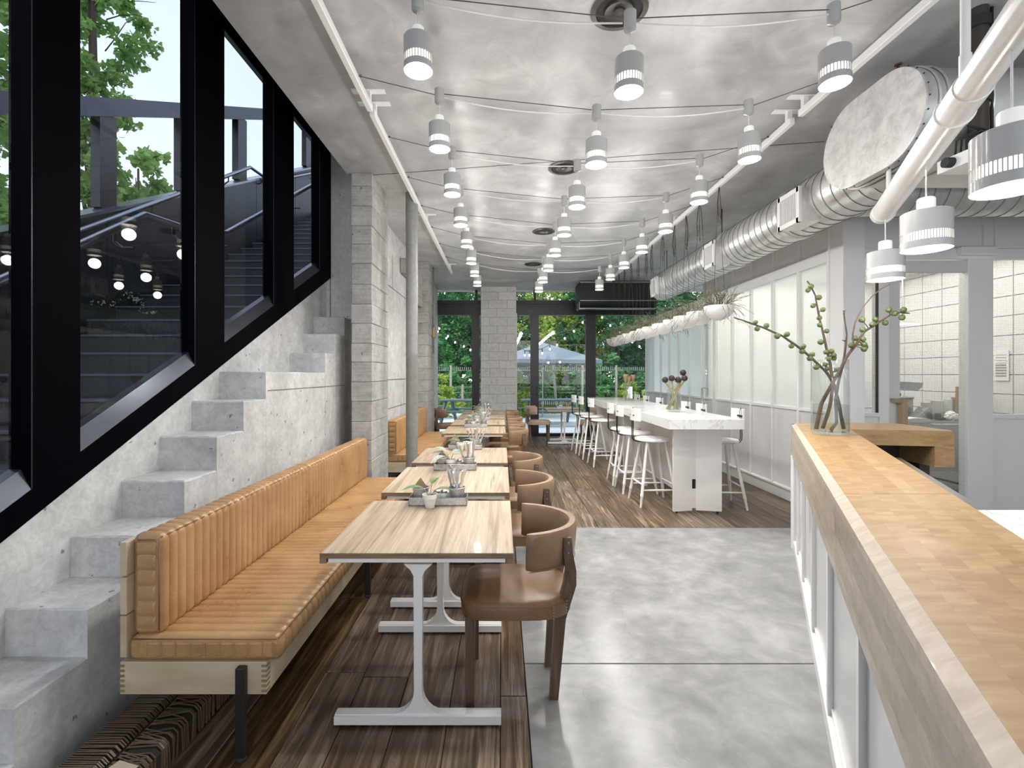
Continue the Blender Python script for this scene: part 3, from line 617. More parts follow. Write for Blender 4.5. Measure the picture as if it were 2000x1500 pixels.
# ================================================================ SERVING COUNTER
CT = 1.075
def cfx(Y): return 0.270+0.538*Y         # front line
def crx(Y): return 2.70+0.5417*(Y-3.75)  # back edge of the worktop
ct = thing('serving_counter', 'long angled serving counter with amber butcher block top and white glossy panels', 'counter', (2.0, 3.5, 0))
YN = 0.10
secs = [(YN, 1.72), (1.722, 3.0), (3.002, 4.21)]
ch = 0.022
def sec_poly(Y): return cfx(Y), crx(Y)
# top strips across the counter: laminated blocks running along it
for si, (a, b) in enumerate(((YN, 1.72), (1.723, 3.86))):
    n_ = 7
    for k in range(n_):
        f0, f1 = k/n_, (k+1)/n_
        def X(Y, f): return cfx(Y)+ch+(crx(Y)-cfx(Y)-ch)*f
        mb = MB().prism([(X(a, f0), a), (X(a, f1), a), (X(b, f1), b), (X(b, f0), b)], CT-0.04, CT-R.uniform(0, .0003), 'z')
        if si == 1 and k == n_-1: pass
        obj('top_stave', mb, 'maple', ct, world=True)
# head of the L: axis-aligned return
def ret(y0, y1, x0f, x1): return MB().prism([(x0f(y0), y0), (x1, y0-0.0), (x1, y1), (x0f(y1), y1)], CT-0.04, CT-0.0005, 'z')
obj('top_stave', MB().prism([(cfx(3.862)+ch, 3.862), (crx(3.862), 3.862), (crx(3.862), 3.862), (3.36, 3.80), (3.42, 3.86), (3.42, 4.19), (cfx(4.19)+ch, 4.19)], CT-.04, CT-.0005, 'z'), 'maple', ct, world=True)
obj('top_stave', MB().prism([(2.70, 3.75), (3.38, 3.635), (3.41, 3.665), (3.42, 3.858), (crx(3.858), 3.858)], CT-.04, CT-.001, 'z'), 'maple', ct, world=True)
# chamfered edge strip and laminated apron along the front
for a, b in ((YN, 1.72), (1.723, 4.21)):
    rg = []
    for Y in (a, b):
        x = cfx(Y); rg.append([(x+ch, Y, CT), (x+ch, Y, CT-.04), (x-0.012, Y, CT-.04), (x-0.012, Y, CT-.016)])
    obj('edge_strip', MB().loft(rg, False), 'maple_edge', ct, world=True)
    z = CT-.041
    for k, hh in enumerate((0.05, 0.055, 0.045, 0.052, 0.04)):
        rg = []; j = R.uniform(0, .0012)
        for Y in (a, b):
            x = cfx(Y); rg.append([(x+.03, Y, z), (x+.03, Y, z-hh+.0008), (x-0.012+j, Y, z-hh+.0008), (x-0.012+j, Y, z)])
        obj('apron_lamination', MB().loft(rg, False), 'maple_side', ct, world=True); z -= hh
obj('end_apron', MB().box(cfx(4.19)-.0, 3.42, 4.19, 4.215, 0.80, CT), 'maple_side', ct, world=True)
# inner face of the return
Lr = [(2.70, 3.75), (3.38, 3.637)]
def rp(x, d=0): return 3.75-(x-2.70)*0.166+d
obj('return_apron', MB().prism([(2.66, rp(2.66)), (3.40, rp(3.4)), (3.40, rp(3.4)+.03), (2.66, rp(2.66)+.03)], 0.955, CT-.03, 'z'), 'maple', ct, world=True)
obj('return_leg', MB().prism([(3.27, rp(3.27)-.002), (3.40, rp(3.4)-.002), (3.42, rp(3.4)+.02), (3.42, 4.2), (3.3, 4.2), (3.27, rp(3.27)+.03)], 0.80, 0.955, 'z'), 'maple', ct, world=True)
obj('return_side', MB().box(3.40, 3.425, 3.66, 4.2, 0.80, CT-.03), 'maple', ct, world=True)
obj('cabinet_carcass', MB().box(2.75, 3.30, 4.0, 4.15, 0.0, 0.95).box(3.28, 3.36, 3.8, 4.15, 0, .8).box(2.6, 3.3, 3.8, 4.0, 0.0, .62), 'pole', ct, world=True)
# front panels with raised mouldings
fr_ = lambda Y, d: cfx(Y)+d
def fpiece(a, b, z0, z1, d0, d1): # piece on the front face
    return MB().prism([(fr_(a, d0), a), (fr_(a, d1), a), (fr_(b, d1), b), (fr_(b, d0), b)], z0, z1, 'z')
obj('carcass', fpiece(YN, 4.19, 0, 0.8, 0.05, 0.12), 'whitepaint', ct, world=True)
sy = [0.10, 0.75, 1.40, 2.05, 2.70, 3.35, 3.85, 4.19]
for a, b in zip(sy[:-1], sy[1:]):
    obj('gloss_panel', fpiece(a, b, 0.08, 0.8, 0.03, 0.06), 'panel', ct, world=True)
for y in sy: obj('stile', fpiece(y-.02 if y > .2 else y, min(y+.02, 4.19), 0.0, 0.8, 0.005, 0.04), 'white', ct, world=True)
obj('plinth', fpiece(YN, 4.19, 0.0, 0.07, 0.0, 0.05), 'white', ct, world=True); obj('plinth_bead', fpiece(YN, 4.19, 0.085, 0.1, 0.02, 0.05), 'white', ct, world=True)
obj('end_panel', MB().box(cfx(4.15), 2.95, 4.15, 4.19, 0, 0.8), 'panel', ct, world=True)
# lower work surface behind
lw = thing('marble_worktop', 'white marble work surface low behind the serving counter', 'worktop', (2.6, 1.5, 0))
obj('slab', MB().prism([(crx(-.3)+.02, -.3), (3.2, -.3), (3.2, 2.14), (crx(2.14)+.02, 2.14)], 0.87, 0.9, 'z'), 'marble', lw, world=True)
obj('cabinet', MB().prism([(crx(-.3)+.05, -.3), (3.15, -.3), (3.15, 2.1), (crx(2.1)+.05, 2.1)], 0.0, 0.87, 'z'), 'whitepaint', lw, world=True)
sk = thing('steel_shelf', 'narrow dark steel shelf behind the counter by the return', 'shelf', (2.4, 3, 0))
obj('shelf_top', MB().prism([(crx(2.16)+.01, 2.16), (crx(2.16)+.33, 2.16), (crx(3.55)+.33, 3.55), (crx(3.55)+.01, 3.55)], 0.86, 0.89, 'z'), 'steel', sk, world=True)
obj('cabinet', MB().prism([(crx(2.16)+.03, 2.16), (crx(2.16)+.30, 2.18), (crx(3.55)+.30, 3.55), (crx(3.55)+.03, 3.55)], 0.0, 0.86, 'z'), 'pole', sk, world=True)

# ================================================================ BENCHES
def ribbed(L, w, h, r, pitch, amp, endamp=0.004):
    """cushion along +y from 0..L, x 0..w, z 0..h, quilted in channels across its length"""
    mb = MB(); cn = []
    def arc(cx, cz, a0):
        return [(cx+math.cos(a0+PI/2*i/4)*r, cz+math.sin(a0+PI/2*i/4)*r, math.cos(a0+PI/2*i/4), math.sin(a0+PI/2*i/4)) for i in range(5)]
    ring = arc(w-r, h-r, 0)+arc(r, h-r, PI/2)+arc(r, r, PI)+arc(w-r, r, PI*1.5)
    out = []
    for i, p in enumerate(ring):
        out.append(p); q = ring[(i+1) % len(ring)]
        if (Vector(p[:2])-Vector(q[:2])).length > 2*r+0.02:
            for k in (1, 2): out.append(tuple(p[j]+(q[j]-p[j])*k/3 for j in range(4)))
    ns = max(2, round(L/pitch)); sub = 6; rings = []
    for i in range(ns*sub+1):
        y = L*i/(ns*sub); ph = (i % sub)/sub; d = amp*(abs(math.sin(PI*ph))**0.55)-amp*0.5
        e = min(y, L-y); inset = 0.010*(1-min(1, e/0.018))**2
        jx = 0.0012*math.sin(y*23+w*9)
        rings.append([(x+nx*(d-inset)+jx, y, z+nz*(d-inset)+jx) for x, z, nx, nz in out])
    mb.loft(rings, True, True)
    return mb
def endcap(w, h, n, vert, depth=0.010):
    """quilted end face in the xz plane at y=0, bulging to -y"""
    mb = MB(); nx, nz = (24, n*6) if not vert else (n*6, 24)
    m_ = 0.014; vs = []
    for j in range(nz+1):
        for i in range(nx+1):
            u, v_ = i/nx, j/nz; k = (j % 6)/6 if not vert else (i % 6)/6
            ed = min(u, 1-u, v_, 1-v_); d = depth*(abs(math.sin(PI*k))**0.5)*min(1, ed*9)+0.003*min(1, ed*9)
            vs.append((m_+u*(w-2*m_), -d, m_+v_*(h-2*m_)))
    mb.add(vs, [(j*(nx+1)+i, j*(nx+1)+i+1, (j+1)*(nx+1)+i+1, (j+1)*(nx+1)+i) for j in range(nz) for i in range(nx)], True)
    return mb
def bench(label, y0, cuts, top, joints=True, legs=()):
    b = thing('banquette_bench', label, 'bench', (-1.2, y0, 0)); y1 = cuts[-1]
    obj('side_board', MB().cbox(-1.50, -0.924, y0, y0+.03, .242, .37, .002), 'ply', b, world=True)
    obj('front_board', MB().cbox(-0.952, -0.924, y0+.03, y1, .242, .37, .002), 'ply', b, world=True)
    obj('side_board', MB().cbox(-1.50, -0.924, y1-.03, y1, .243, .37, .002), 'ply', b, world=True)
    obj('base_board', MB().box(-1.50, -0.955, y0+.03, y1-.03, .30, .34), 'ply', b, world=True)
    if joints:
        for k in range(6):
            z = .252+k*.0196
            for x in (-1.501, -.9435): obj('finger_joint', MB().box(x, x+.020, y0-.0012, y0+.028, z, z+.0098), 'joint', b, world=True)
            obj('finger_joint', MB().box(-.9245, -.9228, y0+.0, y0+.03, z+.0098, z+.0196), 'ply', b, world=True)
    for z0, z1 in ((.386, .549), (.555, .70), (.708, .84)):
        if top > .87: z0 += .01; z1 += .03
        obj('back_slat', MB().cbox(-1.50, -1.474, y0, y1, z0, z1, .002), 'ply', b, world=True)
    for i, (a, c) in enumerate(zip([y0+.005]+cuts[:-1], cuts)):
        s_ = ribbed(c-a-.004, 0.60, .092, .034, .055, .0105); o = obj('seat_cushion', s_, 'leather', b); o.location = (-1.472+1.2, a-y0, .371)
        pts = [(0.60-.006, .01, .085), (0.60-.006, c-a-.014, .085)]
        sm = obj('seam', MB().tube([(0.592, .004, .088), (0.592, c-a-.008, .088)], .0028, 6), 'seam', o)
        s2 = ribbed(c-a-.012, 0.112, top-.462, .030, .055, .0115); o2 = obj('back_cushion', s2, 'leather', b); o2.location = (-1.468+1.2, a-y0+.018, .462)
        obj('seam', MB().tube([(0.1085, .006, top-.472), (0.1085, c-a-.018, top-.472)], .0025, 6), 'seam', o2)
        if i == 0:
            e1 = obj('end_quilt', endcap(.60, .092, 10, True), 'leather', o); e1.location = (0, .004, 0)
            obj('seam', MB().tube([(.02, 0, .086), (.585, 0, .086)], .0026, 6), 'seam', o)
            e2 = obj('end_quilt', endcap(.112, top-.462, 6, False), 'leather', o2); e2.location = (0, .004, 0)
            obj('seam', MB().tube([(.106, .0, .02), (.106, .0, top-.48), (.02, 0, top-.48)], .0026, 6), 'seam', o2)
    for (x, y, inside) in legs:
        lg = obj('leg', MB().cbox(x-.018, x+.018, y-.014, y+.014, .012, .36 if not inside else .30, .003), 'iron', b, world=True)
        obj('foot', MB().lathe([(.021, 0), (.021, .008), (.014, .014)], 10, (x, y, 0)), 'rubber', lg, world=True)
    return b
bench('tan quilted leather bench on a pale timber box frame, nearest on the left', 1.90, [3.39, 4.87], .86, True, ((-1.015, 1.885, False), (-.905, 3.27, False), (-.905, 4.6, False)))
bench('tan quilted leather bench beyond the block pillar, half hidden by the grey column', 6.20, [7.55, 8.74], .905, True, ((-1.015, 6.185, False), (-.905, 7.5, False)))
# bundles under the near bench
for q, (x0, x1, y0, y1, lb, tilt) in enumerate(((-1.578, -1.415, 1.52, 3.9, 'dark bundle bound in even rows of waxed twine, against the steps under the bench', 0.0), (-1.405, -1.262, 1.60, 3.6, 'dark bundle bound in crossed twine with cardboard tips, outer one under the bench', 0.03))):
    b = thing('twine_bundle', lb, 'bundle', ((x0+x1)/2, y0, 0), group='twine bundles under the bench')
    obj('core', MB().cbox(x0+.006, x1-.006, y0+.02, y1, 0.004, .112, .02), 'twinecore', b, world=True)
    mb = MB(); y = y0+.03; n_ = 0
    while y < y1:
        sk_ = R.uniform(-.006, .006) if q == 0 else R.uniform(-.05, .05); r_ = .0035
        pts = [(x0+.004, y, .02), (x0+.004, y, .10), (x0+.02, y+sk_*.2, .117), (x1-.02, y+sk_, .117), (x1-.004, y+sk_, .10), (x1-.004, y+sk_*.8, .006)]
        mb.tube(pts, r_, 5, False); y += .0105 if q == 0 else R.uniform(.006, .016); n_ += 1
    o = obj('twine', mb, 'twine', b, world=True); o['kind'] = 'stuff'
    for k in range(3 if q == 0 else 6):
        yy = y0+(.0+.04*k if (q == 0 or k < 3) else .62+.03*k); a_ = R.uniform(-.6, .6)
        m_ = Matrix.Translation(((x0+x1)/2+R.uniform(-.03, .03), yy, .118+.003*k)) @ Matrix.Rotation(a_, 4, 'Z') @ Matrix.Rotation(R.uniform(-.2, .1), 4, 'X')
        c_ = MB().cbox(-.045, .045, -.035, .035, -.002, .002, .001); c_.v = [tuple(m_ @ Vector(p)) for p in c_.v]
        obj('cardboard_tip', c_, 'card', b, world=True)
    if q == 0:
        c_ = MB().add([(-1.53, 1.57, .12), (-1.47, 1.59, .125), (-1.49, 1.60, .155)], [(0, 1, 2)]); c_.prism([(-1.53, .12), (-1.47, .12), (-1.5, .155)], 1.57, 1.573, 'y')
        obj('paper_tag', c_, 'paper', b, world=True)

# ================================================================ TABLES
TX0, TX1 = -0.765, 0.05
def table(y0, L, label, x0=TX0, x1=TX1, grp='oak topped tables along the benches'):
    t_ = thing('cafe_table', label, 'table', ((x0+x1)/2, y0+L/2, 0), group=grp); W = x1-x0
    xc, yc = (x0+x1)/2, y0+L/2
    tp = obj('table_top', MB().cbox(x0-xc, x1-xc, -L/2, L/2, .726, .75, .0015), 'oak', t_)
    for s_ in (-1, 1): obj('edge_lip', MB().box(s_*(W/2), s_*(W/2-.028), -L/2+.001, L/2-.001, .705, .7262), 'oak_edge', t_)
    obj('end_edge', MB().box(-W/2+.001, W/2-.001, -L/2-.0015, -L/2, .7265, .748), 'oak_edge', t_)
    for s_ in (-1, 1):
        yl = s_*(L/2-.05)
        fr = obj('pedestal', MB(), 'white', t_)
        bpy.data.objects.remove(fr)
        # I-shaped leg: foot bar, flared web, post, top bar
        prof = []
        for k in range(7): a_ = PI/2*k/6; prof.append((-.017-.085+.085*math.sin(a_), .052+.10-.10*math.cos(a_)))
        left = [(-.345, 0.012), (-.355, .05), (-.17, .052)]+[(p[0], p[1]) for p in prof]
        left += [(-.019, .64), (-.032, .665), (-.06, .69)]
        poly = left+[(-x, z) for x, z in left[::-1]]
        obj('pedestal', MB().prism(poly, yl-.018, yl+.018, 'y').box(-.355, .355, yl-.028, yl+.028, .012, .047), 'white', t_)
        obj('top_bar', MB().cbox(-W/2+.035, W/2-.035, -L/2+.003 if s_ < 0 else L/2-.05, -L/2+.05 if s_ < 0 else L/2-.003, .708, .7262, .002), 'white', t_)
        for xf in (-.3, 0, .3): obj('foot_pad', MB().lathe([(.016, 0), (.016, .013)], 8, (xf, yl, 0)), 'rubber', t_)
    return t_
T = [2.03, 3.07, 4.10, 6.14, 7.20, 8.20, 9.25]
names = ['oak topped table nearest the camera', 'oak topped table second from the front', 'oak topped table third from the front, before the grey column', 'oak topped table just beyond the grey column', 'oak topped table, third from the rear of the bench row', 'oak topped table, second from the rear of the bench row', 'oak topped table at the far end of the bench row']
for y, n in zip(T, names): table(y, .84, n)
table(10.35, .6, 'small oak topped table for two in front of the glazed doors', .95, 1.74, 'oak topped tables along the benches')

# ================================================================ CHAIRS
def make_chair(label):
    c = thing('dining_chair', label, 'chair')
    # seat outline: straight front, rounded back
    def outline(s_, n=32):
        pts = []
        for k in range(n):
            a_ = 2*PI*k/n; cx_, sy_ = math.cos(a_), math.sin(a_)
            e = 0.32 if cx_ < 0 else 0.62
            pts.append(((.26-s_)*(abs(cx_)**e)*(1 if cx_ > 0 else -1), (.235-s_)*(abs(sy_)**(.36 if cx_ < 0 else .62))*(1 if sy_ > 0 else -1)))
        return pts
    rg = []
    for z, s_ in ((.405, .012), (.412, .002), (.44, 0), (.468, .001), (.482, .008), (.492, .03), (.498, .07), (.502, .13), (.503, .2)): rg.append([(x, y, z) for x, y in outline(s_)])
    o = obj('seat', MB().loft(rg), 'seatleather', c)
    obj('seam', MB().tube([(x, y, .470) for x, y in outline(-.0015)+outline(-.0015)[:1]], .0018, 5, False), 'seam', o)
    # wrap-around backrest
    def bp(th, off): return ((.285+off)*math.cos(th)-.022, (.252+off)*math.sin(th))
    rg = []; N_ = 30; A = 1.36
    for i in range(N_+1):
        th = -A+2*A*i/N_; e = 1-abs(2*i/N_-1); t_ = .024*min(1, (e*7)**.5+.35); zt = .80-.0*e; zb = .625+.012*(1-min(1, e*4)); m_ = (zt+zb)/2
        prof = [(-t_, zb+.014), (-t_*.6, zb), (t_*.6, zb), (t_, zb+.014), (t_*1.1, m_), (t_, zt-.016), (t_*.55, zt), (-t_*.55, zt), (-t_, zt-.016), (-t_*.9, m_)]
        lean = .0
        rg.append([(*bp(th, a_+(z-.7)*.10), z) for a_, z in prof])
    bo = obj('backrest', MB().loft(rg), 'backleather', c)
    obj('seam', MB().tube([(*bp(-A+.03+2*(A-.03)*i/N_, .016), .7935) for i in range(N_+1)], .0028, 5, False), 'seam', bo)
    obj('seam', MB().tube([(*bp(-A+.03+2*(A-.03)*i/N_, .022), .637) for i in range(N_+1)], .0022, 5, False), 'seam', bo)
    for s_ in (-1, 1):
        mb = MB(); rg = []
        for z, w_ in ((0, .019), (.42, .022)): rg.append([(-.212+a_*w_, s_*.195+b_*w_, z) for a_, b_ in ((-1, -1), (1, -1), (1, 1), (-1, 1))])
        obj('leg', mb.loft(rg, False), 'walnut', c)
        rg = []
        for x, y, z, w_, d_ in ((.17, .125, 0, .018, .020), (.185, .128, .2, .021, .023), (.198, .132, .38, .023, .026), (.216, .150, .46, .023, .028), (.238, .172, .55, .021, .028), (.240, .186, .62, .018, .024), (.228, .188, .70, .014, .021), (.226, .187, .765, .012, .018)):
            rg.append([(x+a_*d_, s_*(y+b_*w_), z) for a_, b_ in ((-1, -1), (1, -1), (1, 1), (-1, 1))])
        lg = obj('leg', MB().loft(rg, False), 'walnut', c)
        for z in (.70, .745): obj('bolt', MB().ball((.228, s_*.2035, z), .0055, 8, 4), 'steel', lg)
        nh = MB()
        for k in range(6): nh.ball((.222+.0*k, s_*(.197), .412+k*.014), .003, 6, 4); nh.ball((.16, s_*.222, .412+k*.014), .003, 6, 4)
        obj('nailheads', nh, 'steel', o)['kind'] = 'stuff'
    return c
chair0 = make_chair('brown leather wrap-around chair at the nearest table'); G = 'leather dining chairs'; chair0['group'] = G
chair0.location = (.07, 2.37, 0)
for x, y, lb in ((.062, 3.30, 'brown leather wrap-around chair at the second table from the front'), (.06, 4.15, 'brown leather wrap-around chair at the third table, before the gap'),
                 (.05, 6.2, 'brown leather wrap-around chair at the table just beyond the grey column'), (.05, 7.02, 'brown leather chair at the third table from the rear'),
                 (.05, 7.97, 'brown leather chair at the second table from the rear'), (.04, 9.32, 'brown leather chair at the last table of the bench row')):
    dup(chair0, (x, y, 0), 0, lb, G)
dup(chair0, (-1.14, 9.9, 0), PI+.35, 'brown leather chair by the far block pillar, left of the last table', G)
dup(chair0, (.80, 10.62, 0), PI, 'pale leather chair left of the small table by the glazed doors', G)
dup(chair0, (1.92, 10.6, 0), 0, 'pale leather chair right of the small table by the glazed doors', G)
for c_ in [o for o in C.objects if o.get('label', '').startswith('pale leather chair')]:
    for ch in c_.children:
        if ch.name.split('.')[0] in ('seat', 'backrest'): ch.data = ch.data.copy(); ch.data.materials[0] = M['paleleather']

# ================================================================ TABLE CADDIES
WH = ['nearest table', 'second table from the front', 'third table from the front', 'table just beyond the grey column', 'third table from the rear', 'second table from the rear', 'last table of the bench row', 'small table by the glazed doors']
def bucket_mb(r0, r1, h): return MB().lathe([(r0, 0), (r0+(r1-r0)*.45, h*.45), (r0+(r1-r0)*.95, h*.96), (r1+.003, h*.97), (r1+.003, h), (r1-.002, h), (r1-.003, h*.9), (r0-.003, .004)], 22)
def cutlery(mb_knife, seed):
    pass
def leaf_mesh(base, d, ln, wd, mb, droop=.3):
    d = Vector(d).normalized(); up = Vector((0, 0, 1)); sd = d.cross(up).normalized(); n_ = 6; vs = []
    for i in range(n_+1):
        t_ = i/n_; p = Vector(base)+d*ln*t_+Vector((0, 0, -droop*ln*t_*t_)); w_ = wd*math.sin(PI*min(1, t_*.93+.07))**.8*(1-.35*t_)
        vs += [p+sd*w_+Vector((0, 0, w_*.35)), p, p-sd*w_+Vector((0, 0, w_*.35))]
    fs = []
    for i in range(n_): fs += [(i*3, i*3+1, i*3+4, i*3+3), (i*3+1, i*3+2, i*3+5, i*3+4)]
    mb.add(vs, fs, True)
protos = {}
def caddy(i, x, y, small=False, potspot=(.125, -.03), tall=False):
    w_ = WH[i]; Z = .7505
    def mk(key, build):
        if key in protos: return protos[key], False
        protos[key] = build(); return protos[key], True
    def put(key, build, loc, rz, lb, g):
        p, new = mk(key, build)
        o = p if new else dup(p)
        o.location = loc; o.rotation_euler = (0, 0, rz); o['label'] = lb; o['group'] = g; return o
    def b_tray():
        t_ = thing('serving_tray', '', 'tray'); 
        obj('base', MB().box(.0, .33, 0, .125, 0, .003), 'galv', t_)
        obj('rim', MB().box(0, .33, 0, .002, 0, .045).box(0, .33, .123, .125, 0, .045).box(0, .002, 0, .125, 0, .045).box(.328, .33, 0, .125, 0, .045).tube([(0, 0, .045), (.33, 0, .045), (.33, .125, .045), (0, .125, .045), (0, 0, .045)], .0025, 5), 'galv', t_); return t_
    def b_bucket():
        b = thing('metal_bucket', '', 'bucket'); obj('body', bucket_mb(.037, .048, .088), 'galv', b)
        obj('rim', MB().lathe([(.049, .085), (.051, .0875), (.049, .09), (.047, .0875)], 20, closed=True), 'galv', b); return b
    def b_card():
        b = thing('kraft_card', '', 'card'); obj('sheet', MB().prism([(-.036, 0), (.036, 0), (.040, .085), (0, .138), (-.040, .085)], -.001, .001, 'y'), 'kraft', b)
        obj('sheet', MB().prism([(-.030, 0), (.034, 0), (.036, .078), (-.004, .128), (-.036, .08)], .012, .014, 'y'), 'kraft', b); return b
    def b_shaker():
        b = thing('shaker', '', 'shaker'); obj('jar', MB().lathe([(.018, 0), (.020, .005), (.020, .05), (.016, .056)], 14), 'ceramic', b); obj('lid', MB().lathe([(.020, .054), (.020, .064), (.014, .07), (1e-5, .072)], 14), 'steel', b); return b
    def b_pot(silver):
        b = thing('potted_plant', '', 'plant'); obj('pot', MB().lathe([(.026, 0), (.035, .052), (.041, .053), (.042, .076), (.038, .076), (.036, .06), (.001, .058)], 22), 'ceramic', b)
        obj('soil', MB().lathe([(1e-5, .064), (.036, .063)], 14), 'soil', b)
        specs = [((.9, .1, .35), .04, .12, .03), ((-.75, -.1, .5), .045, .13, .032), ((.2, .5, .9), .05, .09, .03)] if not silver else [((-.9, -.2, .35), .05, .17, .042), ((.7, .2, .7), .05, .13, .036), ((-.3, .5, .8), .06, .14, .04), ((.3, -.5, .6), .03, .11, .034), ((-.6, .6, .7), .05, .13, .036)]
        for d_, st_, ln, wd in specs:
            dv = Vector(d_).normalized(); tip = Vector((0, 0, .065))+dv*st_+Vector((0, 0, .02))
            obj('stalk', MB().tube([(0, 0, .062), Vector((0, 0, .075))+dv*st_*.5, tip], .0022, 5), 'stem', b)
            m_ = MB(); leaf_mesh(tip, (dv.x, dv.y, dv.z*.4), ln, wd, m_, .35); obj('leaf', m_, 'silverleaf' if silver else 'leaf', b)
        return b
    s_ = .8 if small else 1
    put('tray', b_tray, (x, y, Z), 0, 'galvanised metal tray on the '+w_, 'metal trays on the tables')
    if small:
        put('pot0', lambda: b_pot(False), (x+.09, y+.06, Z+.0045), 0, 'small potted plant in the tray on the '+w_, 'potted plants on the tables')
        put('card', b_card, (x+.25, y+.06, Z+.004), .3, 'folded kraft card in the tray on the '+w_, 'kraft cards'); return
    put('bucket', b_bucket, (x+.058, y+.065, Z+.0045), 0, 'galvanised bucket holding a kraft card on the '+w_, 'galvanised buckets')
    put('card', b_card, (x+.058, y+.058, Z+.012), .15*((i % 3)-1), 'pointed kraft card in the bucket on the '+w_, 'kraft cards')
    put('bucket', b_bucket, (x+.268, y+.065, Z+.0045), 0, 'galvanised bucket full of cutlery on the '+w_, 'galvanised buckets')
    for k, dx in enumerate((.15, .192)): put('shaker', b_shaker, (x+dx, y+.075, Z+.0045), 0, ('left' if k == 0 else 'right')+' shaker with metal lid on the '+w_, 'shakers')
    sil = i in (1, 3, 5)
    put('pot1' if sil else 'pot0', lambda: b_pot(sil), (x+potspot[0], y+potspot[1] if not sil else y+.045, Z+(0.0 if not sil else .0045)), (0, .7, 2.6, .4, 4.0, 1.5, 3)[i] if i else PI*.02, ('silvery leaved plant' if sil else 'green leaved plant')+' in a white pot on the '+w_, 'potted plants on the tables')
    def b_knife():
        b = thing('knife', '', 'cutlery'); rg = [[(a_*w__, b_*.0016, z) for a_, b_ in ((-1, -1), (1, -1), (1, 1), (-1, 1))] for z, w__ in ((0, .002), (.03, .008), (.11, .009), (.12, .004))]
        obj('blade', MB().loft(rg, False), 'cutlery', b); rg = [[(a_*w__, b_*w__*.6, z) for a_, b_ in ((-1, -1), (1, -1), (1, 1), (-1, 1))] for z, w__ in ((.12, .005), (.15, .0065), (.205, .0075), (.212, .005))]
        obj('handle', MB().loft(rg, False), 'cutlery', b); return b
    n_ = 11 if i < 4 else 7; kn_ = []
    for k in range(n_):
        a_ = 2*PI*k/n_+i; r_ = .022*(.4+.6*((k*7) % 5)/4); 
        p, new = mk('knife', b_knife)
        o = p if new else dup(p)
        if not new or True:
            o.location = (x+.268+r_*math.cos(a_), y+.065+r_*math.sin(a_), Z+.012)
            o.rotation_euler = (-.28*math.sin(a_)*R.uniform(.3, 1), .42*math.cos(a_)*R.uniform(.5, 1)+R.uniform(-.12, .08), R.uniform(0, 3))
            sc = R.uniform(.86, 1.02); o.scale = (1, 1, sc)
            o['group'] = 'cutlery on the '+w_; kn_.append(o)
    kn_.sort(key=lambda o: o.location.x+.2*math.sin(o.rotation_euler[1]))
    for k, o in enumerate(kn_): o['label'] = 'knife, '+ordl(k, n_)+' in the bucket on the '+w_.replace(' from the front', ' from front').replace('the ', '')
ORD = ['leftmost', 'second from the left', 'third from the left', 'fourth from the left', 'fifth from the left', 'sixth from the left', 'fifth from the right', 'fourth from the right', 'third from the right', 'second from the right', 'rightmost']
def ordl(k, n): return ORD[k] if k < (n+1)//2 else ORD[len(ORD)-(n-k)]
for i, y in enumerate(T): caddy(i, -.53, y+.70 if i else 2.755)
caddy(7, 1.2, 10.55, True)
# ================================================================ MARBLE BAR TABLES
BZ = 1.04
def bar_table(y0, y1, label):
    b = thing('bar_table', label, 'table', (2.095, (y0+y1)/2, 0), group='white marble bar tables')
    obj('marble_top', MB().cbox(1.71, 2.478, y0, y1, BZ-.105, BZ, .002), 'marble', b, world=True)
    for s_, ya in ((1, y0+.27), (-1, y1-.27)):
        # end panel folded inwards at its middle, notched hollow at the foot
        yo = ya; d = .055*s_
        def face(yy): return [(1.85, yy), (2.11, yy+d), (2.37, yy), (2.37, yy+.035*s_), (2.11, yy+d+.035*s_), (1.85, yy+.035*s_)]
        pl = face(yo); mb = MB()
        def seg(z0, z1, poly): mb.prism(poly, z0, z1, 'z')
        if s_ == 1:
            xm = 2.11; hx0, hx1, hz0, hz1 = 2.068, 2.112, .255, .36
            def strip(xa, xb, z0, z1):
                f_ = lambda x: yo+d*(1-abs(x-xm)/.26)
                seg(z0, z1, [(xa, f_(xa)), (xb, f_(xb)), (xb, f_(xb)+.035), (xa, f_(xa)+.035)])
            strip(1.85, hx0, .02, BZ-.105); strip(hx0, hx1, .045, hz0); strip(hx0, hx1, hz1, BZ-.105); strip(hx1, xm, .045, BZ-.105) if hx1 < xm else None; strip(xm+.002, 2.37, .02, BZ-.105)
            obj('socket_recess', MB().box(hx0+.001, hx1-.001, yo+d+.01, yo+d+.05, hz0, hz1), 'rubber', b, world=True)
        else: seg(.02, BZ-.105, pl)
        obj('end_panel', mb, 'white', b, world=True)
        for xf in (1.89, 2.33): obj('glide', MB().lathe([(.012, 0), (.012, .022)], 8, (xf, yo+.02*s_, 0)), 'rubber', b, world=True)
    obj('spine_panel', MB().box(2.09, 2.13, y0+.36, y1-.36, .10, BZ-.105), 'white', b, world=True)
    return b
bar_table(4.94, 7.03, 'nearer white marble topped bar table holding the vase of artichokes')
bar_table(7.08, 9.68, 'farther white marble topped bar table holding the vase of dried blooms')

